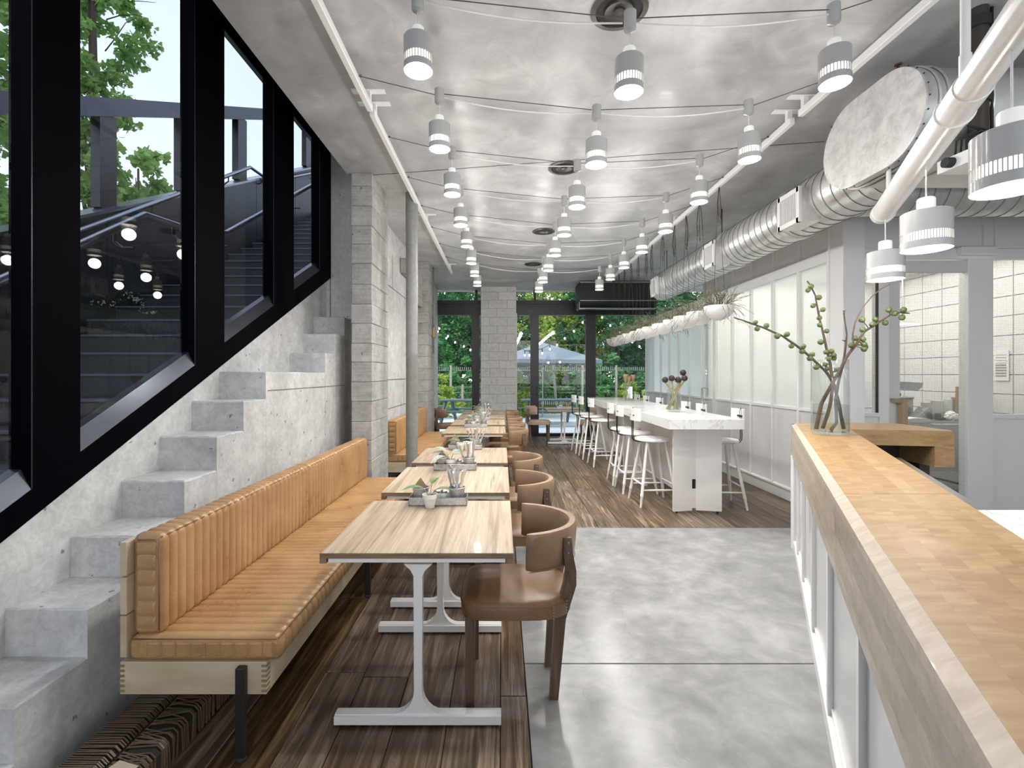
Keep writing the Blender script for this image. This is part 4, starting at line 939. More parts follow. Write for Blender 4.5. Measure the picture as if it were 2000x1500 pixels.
def make_stool(label):
    s = thing('bar_stool', label, 'stool')
    obj('seat', MB().lathe([(.155, .722), (.19, .725), (.203, .736), (.203, .748), (.195, .758), (.16, .762), (1e-5, .755)], 30), 'white', s)
    tops = []
    for sx_, sy_ in ((-1, -1), (1, -1), (1, 1), (-1, 1)):
        a = Vector((sx_*.105, sy_*.105, .722)); b = Vector((sx_*.215, sy_*.215, .0)); m = lambda t: a.lerp(b, t)
        obj('leg', MB().tube([m(0), m(.35), m(.62), m(.63), m(.64), m(.66), m(.80), m(.81), m(.83), m(.84), m(1)], [.013, .0165, .018, .020, .020, .018, .018, .020, .020, .017, .012], 10), 'white', s)
        tops.append((a, b))
    for i in range(4):
        t_ = .66 if i % 2 else .74; a = tops[i][0].lerp(tops[i][1], t_); b = tops[(i+1) % 4][0].lerp(tops[(i+1) % 4][1], t_)
        obj('stretcher', MB().tube([a, a.lerp(b, .5), b], [.008, .0125, .008], 8), 'white', s)
    for y in (-.021, .021):
        obj('back_rod', MB().tube([(.10, y, .716), (-.17, y, .716), (-.215, y, .725), (-.238, y, .755), (-.240, y, .80), (-.236, y, 1.06), (-.236, y*.9, 1.085), (-.236, y*.5, 1.105), (-.236, 0, 1.11)], .0055, 8), 'iron', s)
    cl = obj('clamp', MB().cbox(-.25, -.215, -.055, .055, 1.015, 1.035, .004), 'iron', s)
    obj('knob', MB().tube([(-.24, -.07, 1.025), (-.24, -.05, 1.025)], .011, 8), 'iron', cl); obj('knob', MB().tube([(-.24, .05, 1.025), (-.24, .07, 1.025)], .011, 8), 'iron', cl)
    rg = []
    for k in range(9):
        th = -.55+1.1*k/8; x = -.245+.30*(1-math.cos(th)); y = .30*math.sin(th)
        rg.append([(x-.008, y, .965), (x+.010, y, .965), (x+.010, y, 1.105), (x-.008, y, 1.105)])
    obj('backrest', MB().loft(rg, False), 'white', s)
    return s
st0 = make_stool('white metal bar stool, left side, nearest the camera'); st0.location = (1.765, 5.66, 0); st0.rotation_euler = (0, 0, .05); GS = 'white bar stools around the marble tables'; st0['group'] = GS
for x, y, r, lb in ((1.73, 6.26, .0, 'white bar stool, left side, second from the camera'), (1.72, 6.72, -.04, 'white bar stool, left side, third from the camera at the near table'),
                    (1.68, 8.0, .05, 'white bar stool, left side, nearest one at the farther marble table'), (1.64, 8.72, 0, 'white bar stool, left side, middle one at the farther marble table'), (1.60, 9.35, .05, 'white bar stool, left side, farthest one by the glazed doors'),
                    (2.50, 5.55, PI-.05, 'white bar stool, right side, nearest the camera'), (2.46, 6.45, PI, 'white bar stool, right side, second from the camera'), (2.46, 7.0, PI, 'white bar stool, right side, third from the camera'),
                    (2.44, 8.1, PI, 'white bar stool, right side, nearest one at the farther marble table'), (2.44, 8.85, PI, 'white bar stool, right side, middle one at the farther marble table'), (2.44, 9.45, PI, 'white bar stool, right side, farthest one')):
    dup(st0, (x, y, 0), r, lb, GS)

# ================================================================ VASES AND STEMS
def vase(label, c, r, h, wl, floor=.02):
    v_ = thing('glass_vase', label, 'vase', c)
    obj('glass', MB().lathe([(r*.96, 0), (r, .006), (r, h-.003), (r-.002, h), (r-.004, h-.003), (r-.004, floor), (1e-5, floor)], 36), 'vase', v_)
    obj('water', MB().lathe([(r-.0045, floor+.001), (r-.0045, floor+wl), (1e-5, floor+wl)], 32), 'water', v_)
    return v_
vx, vy = (1621-CX)/F*3.46, 3.46
vase('large clear glass vase of fig branches on the serving counter', (vx, vy, CT), .118, .53, .19)
def zp(a, b, D): return at(1400+a/3.3333, 450+b/3.3333, D)
def branch(label, pts, figs, r0, r1, mat, d0, d1, side=()):
    P_ = [zp(a, b, d0+(d1-d0)*i/(len(pts)-1)) for i, (a, b) in enumerate(pts)]
    b = thing('fig_branch', label, 'branch', P_[0], group='fig branches in the counter vase')
    Q = []
    for i in range(len(P_)-1):
        for k in range(3): Q.append(P_[i].lerp(P_[i+1], k/3)+Vector((R.uniform(-.0015, .0015), 0, R.uniform(-.0015, .0015))))
    Q.append(P_[-1]); n_ = len(Q)
    obj('stem', MB().tube(Q, [(r0+(r1-r0)*i/(n_-1))*1.2+R.uniform(-.0007, .0009) for i in range(n_)], 8), mat, b, world=True)
    for sp in side:
        Sd = [zp(a, c_, d1-.03) for a, c_ in sp]; obj('side_twig', MB().tube(Sd, [.006-.0035*i/(len(Sd)-1) for i in range(len(Sd))], 7), mat, b, world=True)
    nodes = MB()
    for q in Q[3::4]: nodes.ball(q+Vector((0, 0, .002)), r1*1.35, 6, 4)
    obj('bud', nodes, mat, b, world=True)
    for a, c_ in figs:
        best = min(Q, key=lambda q: (q-zp(a, c_, q.y)).length); rr = R.uniform(.0175, .0215); D = best.y+R.uniform(-.012, .012); q = zp(a, c_, D)
        f = obj('fig', MB().lathe([(1e-5, -rr*.95), (rr*.6, -rr*.8), (rr*.97, -rr*.2), (rr*.95, rr*.2), (rr*.6, rr*.75), (rr*.2, rr*1.05), (1e-5, rr*1.12)], 12), 'fig', b)
        f.location = q-wloc(b); dr = (best-q); f.rotation_euler = dr.to_track_quat('Z', 'Y').to_euler()
        if dr.length > rr: obj('fig_stalk', MB().tube([q+dr.normalized()*rr*.9, best], .003, 5), mat, b, world=True)
    return b
Dv = vy
branch('fig branch sweeping far to the left out of the counter vase', [(825, 1290), (800, 1160), (770, 1020), (720, 930), (640, 850), (540, 765), (430, 690), (310, 635), (190, 592), (115, 568)],
       [(250, 598), (263, 640), (322, 620), (393, 688), (456, 676), (485, 752), (562, 755), (556, 787), (620, 808), (605, 832), (648, 890)], .0105, .0035, 'twig', Dv+.04, Dv-.25)
branch('fig branch rising steeply left of centre in the counter vase', [(690, 1290), (735, 1150), (760, 1000), (745, 920), (735, 850), (715, 770), (700, 700), (675, 600), (655, 500), (640, 420), (610, 360), (587, 330)],
       [(594, 390), (613, 365), (664, 437), (627, 490), (690, 516), (667, 570), (670, 615), (715, 655), (677, 727), (710, 793), (745, 787), (760, 812), (762, 832), (722, 835), (705, 873), (718, 900)], .010, .0035, 'bark', Dv-.02, Dv+.05)
branch('thick fig branch leaning right with an arching bare side shoot', [(645, 1295), (680, 1130), (760, 980), (810, 900), (840, 830), (900, 750), (960, 660), (1050, 600), (1130, 550), (1190, 535), (1255, 540)],
       [(876, 748), (898, 703), (950, 648), (1013, 612), (1031, 578), (945, 582), (1097, 602), (1120, 518), (1158, 540), (1215, 518), (1205, 567), (960, 742), (968, 758), (958, 773), (953, 710)], .0115, .0035, 'bark', Dv-.05, Dv-.1,
       side=([(890, 740), (885, 680), (900, 600), (950, 500), (1010, 430), (1070, 380), (1125, 352)], [(900, 745), (935, 745), (960, 760)]))
branch('short fig branch with a green tip in the middle of the counter vase', [(745, 1300), (780, 1250), (772, 1100), (800, 950), (820, 880), (835, 780), (845, 680), (835, 600), (825, 520)], [(790, 908), (765, 910)], .009, .0035, 'bark', Dv, Dv+.03, side=([(838, 720), (815, 715)], [(825, 545), (838, 518)]))
# artichoke vase
ax, ay = 2.12, 5.95
vase('clear glass vase of purple artichokes on the nearer marble table', (ax, ay, BZ), .082, .27, .20)
AD = 'artichoke'
for (px, py, bx) in ((1299, 742, -.03), (1312, 739, .02), (1324.5, 742, .03), (1337, 739, -.02), (1334, 728, .0)):
    tp_ = at(px, py, ay+R.uniform(-.04, .04)); b0 = Vector((ax+bx-(.6*(tp_.x-ax)), ay+R.uniform(-.02, .02), BZ+.03)); mid = Vector((ax+(tp_.x-ax)*.35, ay, BZ+.27))
    a_ = thing('artichoke', 'purple artichoke stem '+{1299: 'leaning farthest left', 1312: 'second from the left', 1324.5: 'in the middle', 1337: 'leaning right', 1334: 'standing tallest'}[px]+' in the vase on the nearer marble table', 'flower', b0, group='artichokes in the vase')
    obj('stalk', MB().tube([b0, b0.lerp(mid, .5)+Vector((.004, 0, 0)), mid, tp_-Vector((0, 0, .03))], [.011, .013, .012, .009], 8), 'stem', a_, world=True)
    h_ = MB().ball(tp_, .036, 12, 8, 1.0)
    for k in range(46):
        z_ = 1-2*(k+.5)/46; th = k*2.4; rr = math.sqrt(1-z_*z_); n_ = Vector((rr*math.cos(th), rr*math.sin(th), z_)); q = tp_+n_*.035; u_ = Vector((0, 0, 1)); sd = n_.cross(u_); sd = sd.normalized() if sd.length > .01 else Vector((1, 0, 0)); up_ = sd.cross(n_).normalized()
        h_.add([q-sd*.011-up_*.008, q+sd*.011-up_*.008, q+n_*.007+up_*.013], [(0, 1, 2)])
    obj('head', h_, 'choke', a_, world=True)
bx_, by_ = 2.185, 8.42
vase('slim clear glass vase of dried blooms on the farther marble table', (bx_, by_, BZ), .052, .32, .1)
for k, (px, py) in enumerate(((1222, 737), (1228, 741), (1236, 738))):
    tp_ = at(px, py, by_+.02*k-.02); b0 = Vector((bx_-(tp_.x-bx_)*.7, by_, BZ+.025))
    a_ = thing('dried_bloom', 'dried brown bloom '+('leaning left', 'in the middle', 'leaning right')[k]+' in the slim vase', 'flower', b0, group='dried blooms in the slim vase')
    obj('stalk', MB().tube([b0, b0.lerp(tp_, .6), tp_-Vector((0, 0, .05))], .006, 6), 'stem', a_, world=True)
    obj('head', MB().lathe([(.01, -.07), (.035, -.02), (.045, .03), (.04, .055), (.02, .05), (.018, .03), (1e-5, .03)], 12, tp_), 'protea', a_, world=True)
    lf = MB(); 
    for q in range(5): leaf_mesh(tp_-Vector((0, 0, .10)), (math.cos(q*1.3), math.sin(q*1.3), 1.8), .09, .014, lf, -.1)
    obj('foliage', lf, 'stem', a_, world=True)

# ================================================================ SMALL PENDANTS ON THEIR CABLES
def make_lamp(label, rad, hs, capr, caph, cordl, hub=True, n_slots=30):
    """origin at the lower rim of the shade"""
    l_ = thing('pendant_lamp', label, 'lamp'); zt = hs
    b0, b1 = hs*.20, hs*.43
    obj('shade', MB().lathe([(rad, b1), (rad, hs), (rad-.006, hs+.004), (capr*.8, hs+.004), (capr*.8, hs), (rad-.008, hs-.003), (rad-.005, b1)], 36, closed=True), 'lampgrey', l_)
    obj('lower_ring', MB().lathe([(rad, .0), (rad, b0), (rad-.005, b0), (rad-.005, .004), (rad-.003, 0)], 36, closed=True), 'lampgrey', l_)
    sl = MB()
    for k in range(n_slots):
        a_ = 2*PI*k/n_slots; c_, s_ = math.cos(a_), math.sin(a_); w_ = PI*rad/n_slots*.30
        sl.beam(((rad-.003)*c_, (rad-.003)*s_, b0-.001), ((rad-.003)*c_, (rad-.003)*s_, b1+.001), w_*2, .004, up=(c_, s_, 0))
    obj('slotted_band', sl, 'lampgrey', l_)
    obj('diffuser', MB().lathe([(rad-.012, b0*.6), (rad-.012, b1+.01)], 30), 'glow', l_)
    pr = [(rad-.007, .010)]; nr = 6
    for k in range(nr): r_ = (rad-.010)*(1-k/nr); pr += [(r_, .014), (r_-rad/nr*.5, .006)]
    pr += [(1e-5, .010)]
    pr = [p for p in pr if p[0] > 0]
    obj('lens', MB().lathe(pr, 30), 'lens', l_)
    obj('lampholder', MB().lathe([(capr, hs+.004), (capr, hs+caph*.9), (capr-.004, hs+caph), (1e-5, hs+caph)], 24), 'lampcap', l_)
    obj('cord', MB().tube([(0, 0, hs+caph), (0, 0, hs+caph+cordl)], .0035, 6), 'whitecord', l_)
    if hub: obj('hub', MB().lathe([(.006, hs+caph+cordl-.01), (.028, hs+caph+cordl), (.030, hs+caph+cordl+.006), (.030, hs+caph+cordl+.09), (.006, hs+caph+cordl+.094)], 22), 'lampgrey', l_)
    return l_
lampd = bpy.data.lights.new('lamp_light', 'POINT'); lampd.energy = 3.4; lampd.color = (1, 0.98, 0.955); lampd.shadow_soft_size = .06
lampu = bpy.data.lights.new('lamp_glow_light', 'POINT'); lampu.energy = 3.0; lampu.color = (1, 0.95, 0.88); lampu.shadow_soft_size = .05
spotd = bpy.data.lights.new('lamp_beam', 'SPOT'); spotd.energy = 22; spotd.color = (1, 0.98, 0.955); spotd.spot_size = 2.75; spotd.spot_blend = 1.0; spotd.shadow_soft_size = .06
def lampset(o, z=-.09, e=lampd):
    if e is lampd: lj = bpy.data.objects.new('lamp_beam', spotd); C.objects.link(lj); lj.location = (o.location.x, o.location.y, o.location.z-.02)
    li = bpy.data.objects.new('lamp_light', e); C.objects.link(li); li.location = (o.location.x, o.location.y, o.location.z+z)
rows = [2.375+.82*i for i in range(8)]
cols = [(-.41, 2.985, 3.33), (.623, 2.885, 3.23), (1.636, 2.92, 3.27)]
ordn = ['nearest row', 'second row from the front', 'third row from the front', 'fourth row from the front', 'fourth row from the rear', 'third row from the rear', 'second row from the rear', 'rearmost row']
l0 = None
for i, y in enumerate(rows):
    rowpts = []
    for j, (x, zb, zh) in enumerate(cols):
        lb = 'white cylinder pendant, %s of three in the %s' % (('left', 'middle', 'right')[j], ordn[i])
        o = None
        hs, caph = .163, .055; cordl = (zh-.045)-(zb+hs+caph)
        if l0 is None: l0 = make_lamp(lb, .07, hs, .030, caph, .085); o = l0; cl0 = .085
        else: o = dup(l0)
        o['label'] = lb; o['group'] = 'small pendant lamps on the ceiling cables'; o.location = (x, y, zb-.0+R.uniform(-.006, .006)); o.rotation_euler = (R.uniform(-.02, .02), R.uniform(-.02, .02), R.uniform(0, 6))
        lampset(o)
        rowpts.append(Vector((x, y, o.location.z+hs+caph+cl0+.05)))
    cb = thing('suspension_cable', 'thin cables strung across the ceiling carrying the lamps of the '+ordn[i], 'cable', (-.95, y, 3.47), group='suspension cables')
    A_, B_ = Vector((-.945, y, 3.47)), Vector((2.22, y, 3.47))
    seq = [A_]+rowpts+[B_]
    for k, (a, b) in enumerate(zip(seq[:-1], seq[1:])):
        if k in (1, 2):
            a2 = a+Vector((.03, 0, .012)); b2 = b+Vector((-.03, 0, .012))
            obj('wire', MB().tube([a2, b2], .0028, 5), 'wire', cb, world=True)
            a3 = a+Vector((.03, 0, -.012)); b3 = b+Vector((-.03, 0, -.012)); pts = [a3.lerp(b3, t/8)-Vector((0, 0, .035*math.sin(PI*t/8))) for t in range(9)]
            obj('power_cord', MB().tube(pts, .0042, 6), 'whitecord', cb, world=True)
        else: obj('wire', MB().tube([a, b], .0028, 5), 'wire', cb, world=True)
    obj('hook', MB().ball(A_+Vector((.012, 0, 0)), .010, 6, 4), 'wire', cb, world=True); obj('hook', MB().ball(B_-Vector((.012, 0, 0)), .010, 6, 4), 'wire', cb, world=True)
dg = thing('cable', 'single taut cable running diagonally under the ceiling from pillar to duct', 'cable', (-1.3, 4.95, 3.5))
obj('wire', MB().tube([(-1.31, 4.93, 3.53), (2.80, 4.2, 3.52)], .003, 5), 'wire', dg, world=True)
# ceiling rails
def track(label, x, segs, plates):
    t_ = thing('ceiling_track', label, 'rail', (x, 4, 3.4))
    for y0, y1 in segs:
        obj('bar', MB().cbox(x-.02, x+.02, y0, y1, 3.425, 3.475, .003), 'whitepaint', t_, world=True)
    for y in plates:
        obj('post', MB().box(x-.018, x+.018, y-.018, y+.018, 3.43, CZ), 'whitepaint', t_, world=True)
        obj('ceiling_plate', MB().cbox(x-.12, x+.12, y-.03, y+.03, CZ-.008, CZ, .002), 'whitepaint', t_, world=True)
track('long white rail under the ceiling on the left', -.965, ((-.5, 3.55), (3.60, 9.3)), (1.2, 3.50, 3.66, 6.2, 9.0))
track('long white rail under the ceiling on the right, carrying the bowls', 2.235, ((-.5, 3.62), (3.72, 9.9)), (1.2, 3.57, 3.77, 6.3, 9.2))
for i, (x, y) in enumerate(((.66, 2.72), (.62, 4.8), (.60, 6.94), (.58, 9.0))):
    s_ = thing('ceiling_speaker', 'round dark recessed ceiling speaker, '+('nearest, above the first lamps', 'second from the front', 'third from the front', 'farthest')[i], 'speaker', (x, y, CZ), group='recessed ceiling speakers')
    obj('rim', MB().lathe([(.157, -.002), (.160, -.008), (.130, -.012), (.126, -.002)], 32, closed=True), 'pole', s_)
    obj('well', MB().lathe([(.128, -.004), (.10, -.0035), (1e-5, -.003)], 28), 'rubber', s_)
    obj('cone', MB().lathe([(.085, -.006), (.08, -.016), (.06, -.008), (.03, -.006), (.028, -.014), (1e-5, -.017)], 28), 'pole', s_)
sp = thing('spot_fitting', 'small black fitting on a round ceiling plate near the air curtain', 'fitting', (2.15, 9.9, CZ-.1))
obj('plate', MB().lathe([(.05, .06), (.05, .1)], 16), 'whitepaint', sp); obj('head', MB().ball((0, 0, .02), .045, 10, 6), 'rubber', sp); obj('stem', MB().tube([(0, 0, .02), (0, 0, .09)], .012, 6), 'iron', sp)

# ================================================================ LARGE PENDANTS AND PIPE OVER THE COUNTER
def pipex(Y): return .79+.538*Y
big = None
for i, (Y, lb) in enumerate(((1.53, 'large white drum pendant cut by the right edge of the photo'), (2.33, 'large white drum pendant in the middle over the counter'), (3.10, 'large white drum pendant farthest over the counter, lowest in view'))):
    zr = 2.105
    if big is None: big = make_lamp(lb, .10, .175, .036, .072, .20, hub=False, n_slots=56); o = big; obj('knot', MB().tube([(0, 0, .44), (0, 0, .455)], .008, 8), 'whitecord', big)
    else: o = dup(big)
    o['label'] = lb; o['group'] = 'large drum pendants over the counter'; o.location = (pipex(Y), Y, (2.085, 2.10, 2.105)[i]); lampset(o, e=lampu)
cpipe = thing('lamp_pipe', 'thick glossy white pipe hanging diagonally over the counter', 'pipe', (pipex(2.5), 2.5, 2.6))
PA, PB = Vector((pipex(3.16), 3.16, 2.555)), Vector((pipex(.6), .6, 2.60))
obj('tube', MB().tube([PA, PA.lerp(PB, .46)], .062, 24), 'white', cpipe, world=True); obj('tube', MB().tube([PA.lerp(PB, .46), PB], .058, 24), 'white', cpipe, world=True)
dir_ = (PB-PA).normalized()
obj('end_cap', MB().tube([PA-dir_*.03, PA-dir_*.028, PA+dir_*.03, PA+dir_*.031], [.05, .066, .066, .062], 24), 'white', cpipe, world=True)
q = PA.lerp(PB, .46); obj('coupling', MB().tube([q-dir_*.004, q+dir_*.004], .069, 28), 'white', cpipe, world=True); obj('sleeve', MB().tube([q+dir_*.0, q+dir_*.20], .0625, 24), 'white', cpipe, world=True)
for Y in (1.88, 3.02):
    zc = 2.6; obj('hanger_rod', MB().tube([(pipex(Y), Y, zc), (pipex(Y), Y, CZ if Y < 2 else 2.9)], .016 if Y < 2 else .013, 14), 'white', cpipe, world=True)
    if Y < 2: obj('rod_sleeve', MB().tube([(pipex(Y), Y, 2.60), (pipex(Y), Y, 2.74)], .020, 14), 'white', cpipe, world=True)
pj = thing('projector', 'white projector with trailing cables behind the large pendants', 'projector', (2.62, 2.78, 2.72))
obj('body', MB().prism([(2.54, 2.60), (2.86, 2.60), (2.86, 2.80), (2.52, 2.80)], 2.655, 2.725, 'z'), 'whitepaint', pj, world=True)
obj('vent_grille', MB().box(2.56, 2.68, 2.590, 2.60, 2.67, 2.70), 'rubber', pj, world=True)
obj('lens', MB().tube([(2.54, 2.72, 2.69), (2.49, 2.72, 2.69)], .028, 14), 'rubber', pj, world=True)
cbm = MB()
for k in range(7):
    x0 = 2.55+.03*k; cbm.tube([(x0, 2.72, 2.735), (x0-.05, 2.66, 2.78+R.uniform(0, .04)), (x0+.04, 2.64, 2.83), (2.60, 2.70, 2.86+R.uniform(-.02, .03))], .006, 5)
obj('cables', cbm, 'rubber', pj, world=True)
pm = thing('projector_pole', 'dark brown pipe with black collars dropping to the projector', 'pole', (2.6, 2.75, 2.8))
obj('pipe', MB().tube([(2.68, 2.72, 2.80), (2.68, 2.72, CZ)], .045, 20), 'pole', pm, world=True)
for z0, z1 in ((2.76, 2.84), (3.02, 3.06), (3.44, 3.5)): obj('collar', MB().tube([(2.68, 2.72, z0), (2.68, 2.72, z1)], .054, 20), 'rubber', pm, world=True)
obj('cable', MB().tube([(2.735, 2.70, 2.8), (2.735, 2.70, CZ)], .008, 6), 'rubber', pm, world=True)

# ================================================================ DUCTWORK
DX, DZ, DR = 2.83, 3.03, .235
du = thing('spiral_duct', 'long galvanised spiral duct running under the ceiling to the rear', 'duct', (DX, 6, DZ))
obj('duct_pipe', MB().lathe([(DR, 3.4), (DR, 8.5), (DR-.02, 8.52), (DR-.02, 8.4)], 40, (DX, 0, DZ), 'y'), 'duct', du, world=True)
sm = MB(); y = 3.45
while y < 8.5:
    pts = [(DX+(DR+.002)*math.cos(a_), y+.06*a_/(2*PI), DZ+(DR+.002)*math.sin(a_)) for a_ in [2*PI*k/28 for k in range(29)]]; sm.tube(pts, .004, 4, False); y += .115
obj('spiral_seam', sm, 'ductseam', du, world=True)['kind'] = 'stuff'
for y in (4.62, 5.9): obj('joint_collar', MB().lathe([(DR+.006, y-.04), (DR+.010, y-.035), (DR+.010, y+.035), (DR+.006, y+.04)], 40, (DX, 0, DZ), 'y'), 'duct', du, world=True)
obj('end_cap', MB().lathe([(1e-5, 8.52), (DR-.02, 8.52)], 40, (DX, 0, DZ), 'y'), 'duct', du, world=True)
for y in (4.0, 6.0, 8.0): obj('hanger_rod', MB().tube([(DX-.1, y, DZ+.2), (DX-.1, y, CZ)], .006, 6), 'iron', du, world=True)
def register(y0, lb):
    g = thing('air_register', lb, 'vent', (2.52, y0, 2.94), group='air registers on the spiral duct')
    obj('box', MB().box(2.53, 2.70, y0, y0+.30, 2.80, 3.08), 'duct', g, world=True)
    obj('grille_frame', MB().box(2.505, 2.53, y0-.012, y0+.03, 2.79, 3.09).box(2.505, 2.53, y0+.27, y0+.312, 2.79, 3.09).box(2.505, 2.53, y0, y0+.3, 2.79, 2.83).box(2.505, 2.53, y0, y0+.3, 3.05, 3.09), 'whitepaint', g, world=True)
    obj('grille_back', MB().box(2.525, 2.53, y0+.02, y0+.28, 2.82, 3.06), 'pole', g, world=True)
    for k in range(11): obj('louvre', MB().box(2.508, 2.522, y0+.04+.021*k, y0+.047+.021*k, 2.83, 3.05), 'whitepaint', g, world=True)
register(4.09, 'nearest square air register with white louvres on the spiral duct'); register(5.73, 'middle square air register on the spiral duct'); register(7.85, 'farthest square air register at the end of the spiral duct')
# flat oval duct running to the right, end cap facing the room
ov = thing('oval_duct', 'big flat oval duct with a spangled end cap facing the room', 'duct', (3, 3.1, 3.05))
oc, hl, rr_ = (3.12, 3.055), .145, .285
def oval(x, s_=0, n=20):
    pts = []
    for k in range(n+1): a_ = -PI/2+PI*k/n; pts.append((x, oc[0]+hl+(rr_+s_)*math.cos(a_), oc[1]+(rr_+s_)*math.sin(a_)))
    for k in range(n+1): a_ = PI/2+PI*k/n; pts.append((x, oc[0]-hl+(rr_+s_)*math.cos(a_), oc[1]+(rr_+s_)*math.sin(a_)))
    return pts
XC = 2.36
obj('end_cap', MB().loft([oval(XC-.0015, -.004), oval(XC, 0), oval(XC+.012, 0)], True), 'cap', ov, world=True)
obj('body', MB().loft([oval(XC+.012, -.006), oval(6.2, -.006)], True), 'duct', ov, world=True)
for x in (2.44, 2.49, 2.74, 3.3, 3.9): obj('rib', MB().tube(oval(x, .0)+oval(x, .0)[:1], .006, 5, False), 'duct', ov, world=True)
for k in range(26):
    p = oval(XC+.0, -.001, 12)[k]; obj('rivet', MB().ball((XC+.02, p[1]+(p[1]-oc[0])*.004, p[2]+(p[2]-oc[1])*.01), .005, 6, 4), 'iron', ov, world=True)
obj('hanger_rod', MB().tube([(2.62, 3.2, 3.33), (2.62, 3.2, CZ)], .008, 6), 'bark', ov, world=True); obj('rod_plate', MB().lathe([(.02, CZ-.006), (.02, CZ)], 12, (2.62, 3.2, 0)), 'bark', ov, world=True)
br = thing('branch_duct', 'lower galvanised duct crossing right behind the white pipe', 'duct', (4, 3.9, 2.8))
obj('duct_pipe', MB().lathe([(.20, 2.9), (.20, 6.2)], 32, (0, 4.15, 3.06), 'x'), 'duct', br, world=True)
sm = MB(); x = 2.95
while x < 6: sm.tube([(x, 4.15+.202*math.cos(2*PI*k/24), 3.06+.202*math.sin(2*PI*k/24)) for k in range(25)], .004, 4, False); x += .12
obj('spiral_seam', sm, 'ductseam', br, world=True)['kind'] = 'stuff'

# ================================================================ AIR CURTAIN
ac = thing('air_curtain', 'long black air curtain unit at the ceiling before the rear glazing', 'air curtain', (2.7, 10.8, 3.2))
ax0, ax1 = (1133-CX)/F*10.6, 3.38
obj('casing', MB().prism([(10.6, 3.53), (11.3, 3.53), (11.3, 3.0), (10.75, 3.0), (10.6, 3.12)], ax0, ax1, 'x'), 'blackmat', ac, world=True)
obj('discharge_nozzle', MB().prism([(10.62, 3.10), (10.75, 3.12), (10.85, 2.94), (10.72, 2.93)], ax0, ax1, 'x'), 'blackmat', ac, world=True)
for z in (3.105, 2.935): obj('metal_edge', MB().box(ax0-.004, ax1, 10.59, 10.61 if z > 3 else 10.73, z, z+.018), 'steel', ac, world=True)
obj('top_edge', MB().box(ax0, ax1, 10.58, 10.6, 3.50, 3.53), 'steel', ac, world=True)
for y in (10.66, 10.80, 10.94): obj('end_bracket', MB().box(ax0-.012, ax0, y, y+.05, 2.93, 3.1), 'steel', ac, world=True)

# ================================================================ HANGING BOWLS
def make_bowl(seed, pmesh, label):
    rr = random.Random(seed); b = thing('hanging_bowl', label, 'planter'); r = .145
    pr = [(1e-5, -r)]+[(r*math.sin(a_), -r*math.cos(a_)) for a_ in [PI/2*k/10 for k in range(1, 11)]]+[(r, .004), (r-.007, .004)]+[((r-.008)*math.sin(a_), -(r-.008)*math.cos(a_)) for a_ in [PI/2*k/6 for k in range(6, 0, -1)]]+[(1e-5, -r+.008)]
    obj('bowl', MB().lathe(pr, 30), 'bowl', b)
    obj('soil', MB().lathe([(1e-5, -.02), (r-.012, -.022)], 16), 'soil', b)
    if pmesh:
        m_ = MB(); n_ = {1: 95, 2: 60, 3: 34}[pmesh]
        for k in range(n_):
            a_ = rr.uniform(0, 2*PI); p = Vector((rr.uniform(0, .07)*math.cos(a_), rr.uniform(0, .07)*math.sin(a_), -.02)); out = rr.uniform(.35, 1.7 if k % 3 else 2.6); ln = rr.uniform(.10, .26) if k % 3 else rr.uniform(.16, .34)
            d = Vector((math.cos(a_)*out, math.sin(a_)*out, 1.25)).normalized(); pts = [p]; st_ = ln/5
            for q in range(5):
                d = (d+Vector((rr.uniform(-.28, .28), rr.uniform(-.28, .28), -.22*out if k % 3 == 0 else -.05+rr.uniform(-.15, .15)))).normalized(); p = p+d*st_
                if p.xy.length < r+.012 and p.xy.length > r-.03 and p.z < .01: p.z = .012
                pts.append(p.copy())
                if q >= 2 and rr.random() < .5:
                    d2 = (d+Vector((rr.uniform(-.8, .8), rr.uniform(-.8, .8), rr.uniform(-.3, .5)))).normalized(); m_.tube([p, p+d2*.04, p+d2*.075+Vector((0, 0, -.01))], .0018, 3, False, False)
            m_.tube(pts, [.0026, .0026, .0024, .0022, .002, .0016], 4, False, False)
        o = obj('stick_plant', m_, 'rhip', b)
    top = 3.43-BH
    for a_ in (PI*.5, PI*1.5, 0):
        p = Vector((r*math.cos(a_)*.98, r*math.sin(a_)*.98, 0)); t_ = Vector((0, .02*math.sin(a_), top)); pts = [p.lerp(t_, q/6)+Vector((rr.uniform(-.006, .006), rr.uniform(-.006, .006), 0)) for q in range(7)]; pts[0] = p
        if a_ == 0: continue
        obj('cord', MB().tube(pts, .0022, 4), 'cord', b)
    kn = MB()
    for q in range(5):
        x0, y0 = rr.uniform(-.02, .02), rr.uniform(-.03, .03); kn.tube([(0, 0, top), (x0, y0, top-.10), (x0*1.8, y0*1.4, top-rr.uniform(.2, .32)), (x0*.6, y0, top-rr.uniform(.3, .45))], .0022, 4)
    obj('knotted_cord', kn, 'cord', b)
    return b
BH = 2.197
ys = [4.98, 5.46, 5.87, 6.25, 6.73, 7.19, 7.50, 7.92, 8.38, 8.80, 9.24, 9.66]
lbs = ['nearest white hanging bowl, with the bushiest stick plant', 'second white hanging bowl from the front', 'third white hanging bowl from the front', 'fourth white hanging bowl from the front', 'fifth white hanging bowl from the front', 'sixth white hanging bowl from the front',
       'sixth white hanging bowl from the rear', 'fifth white hanging bowl from the rear', 'fourth white hanging bowl from the rear', 'third white hanging bowl from the rear', 'second white hanging bowl from the rear', 'farthest white hanging bowl']
kinds = [1, 3, 2, 2, 3, 2, 2, 1, 2, 1, 2, 3]; pb = {}
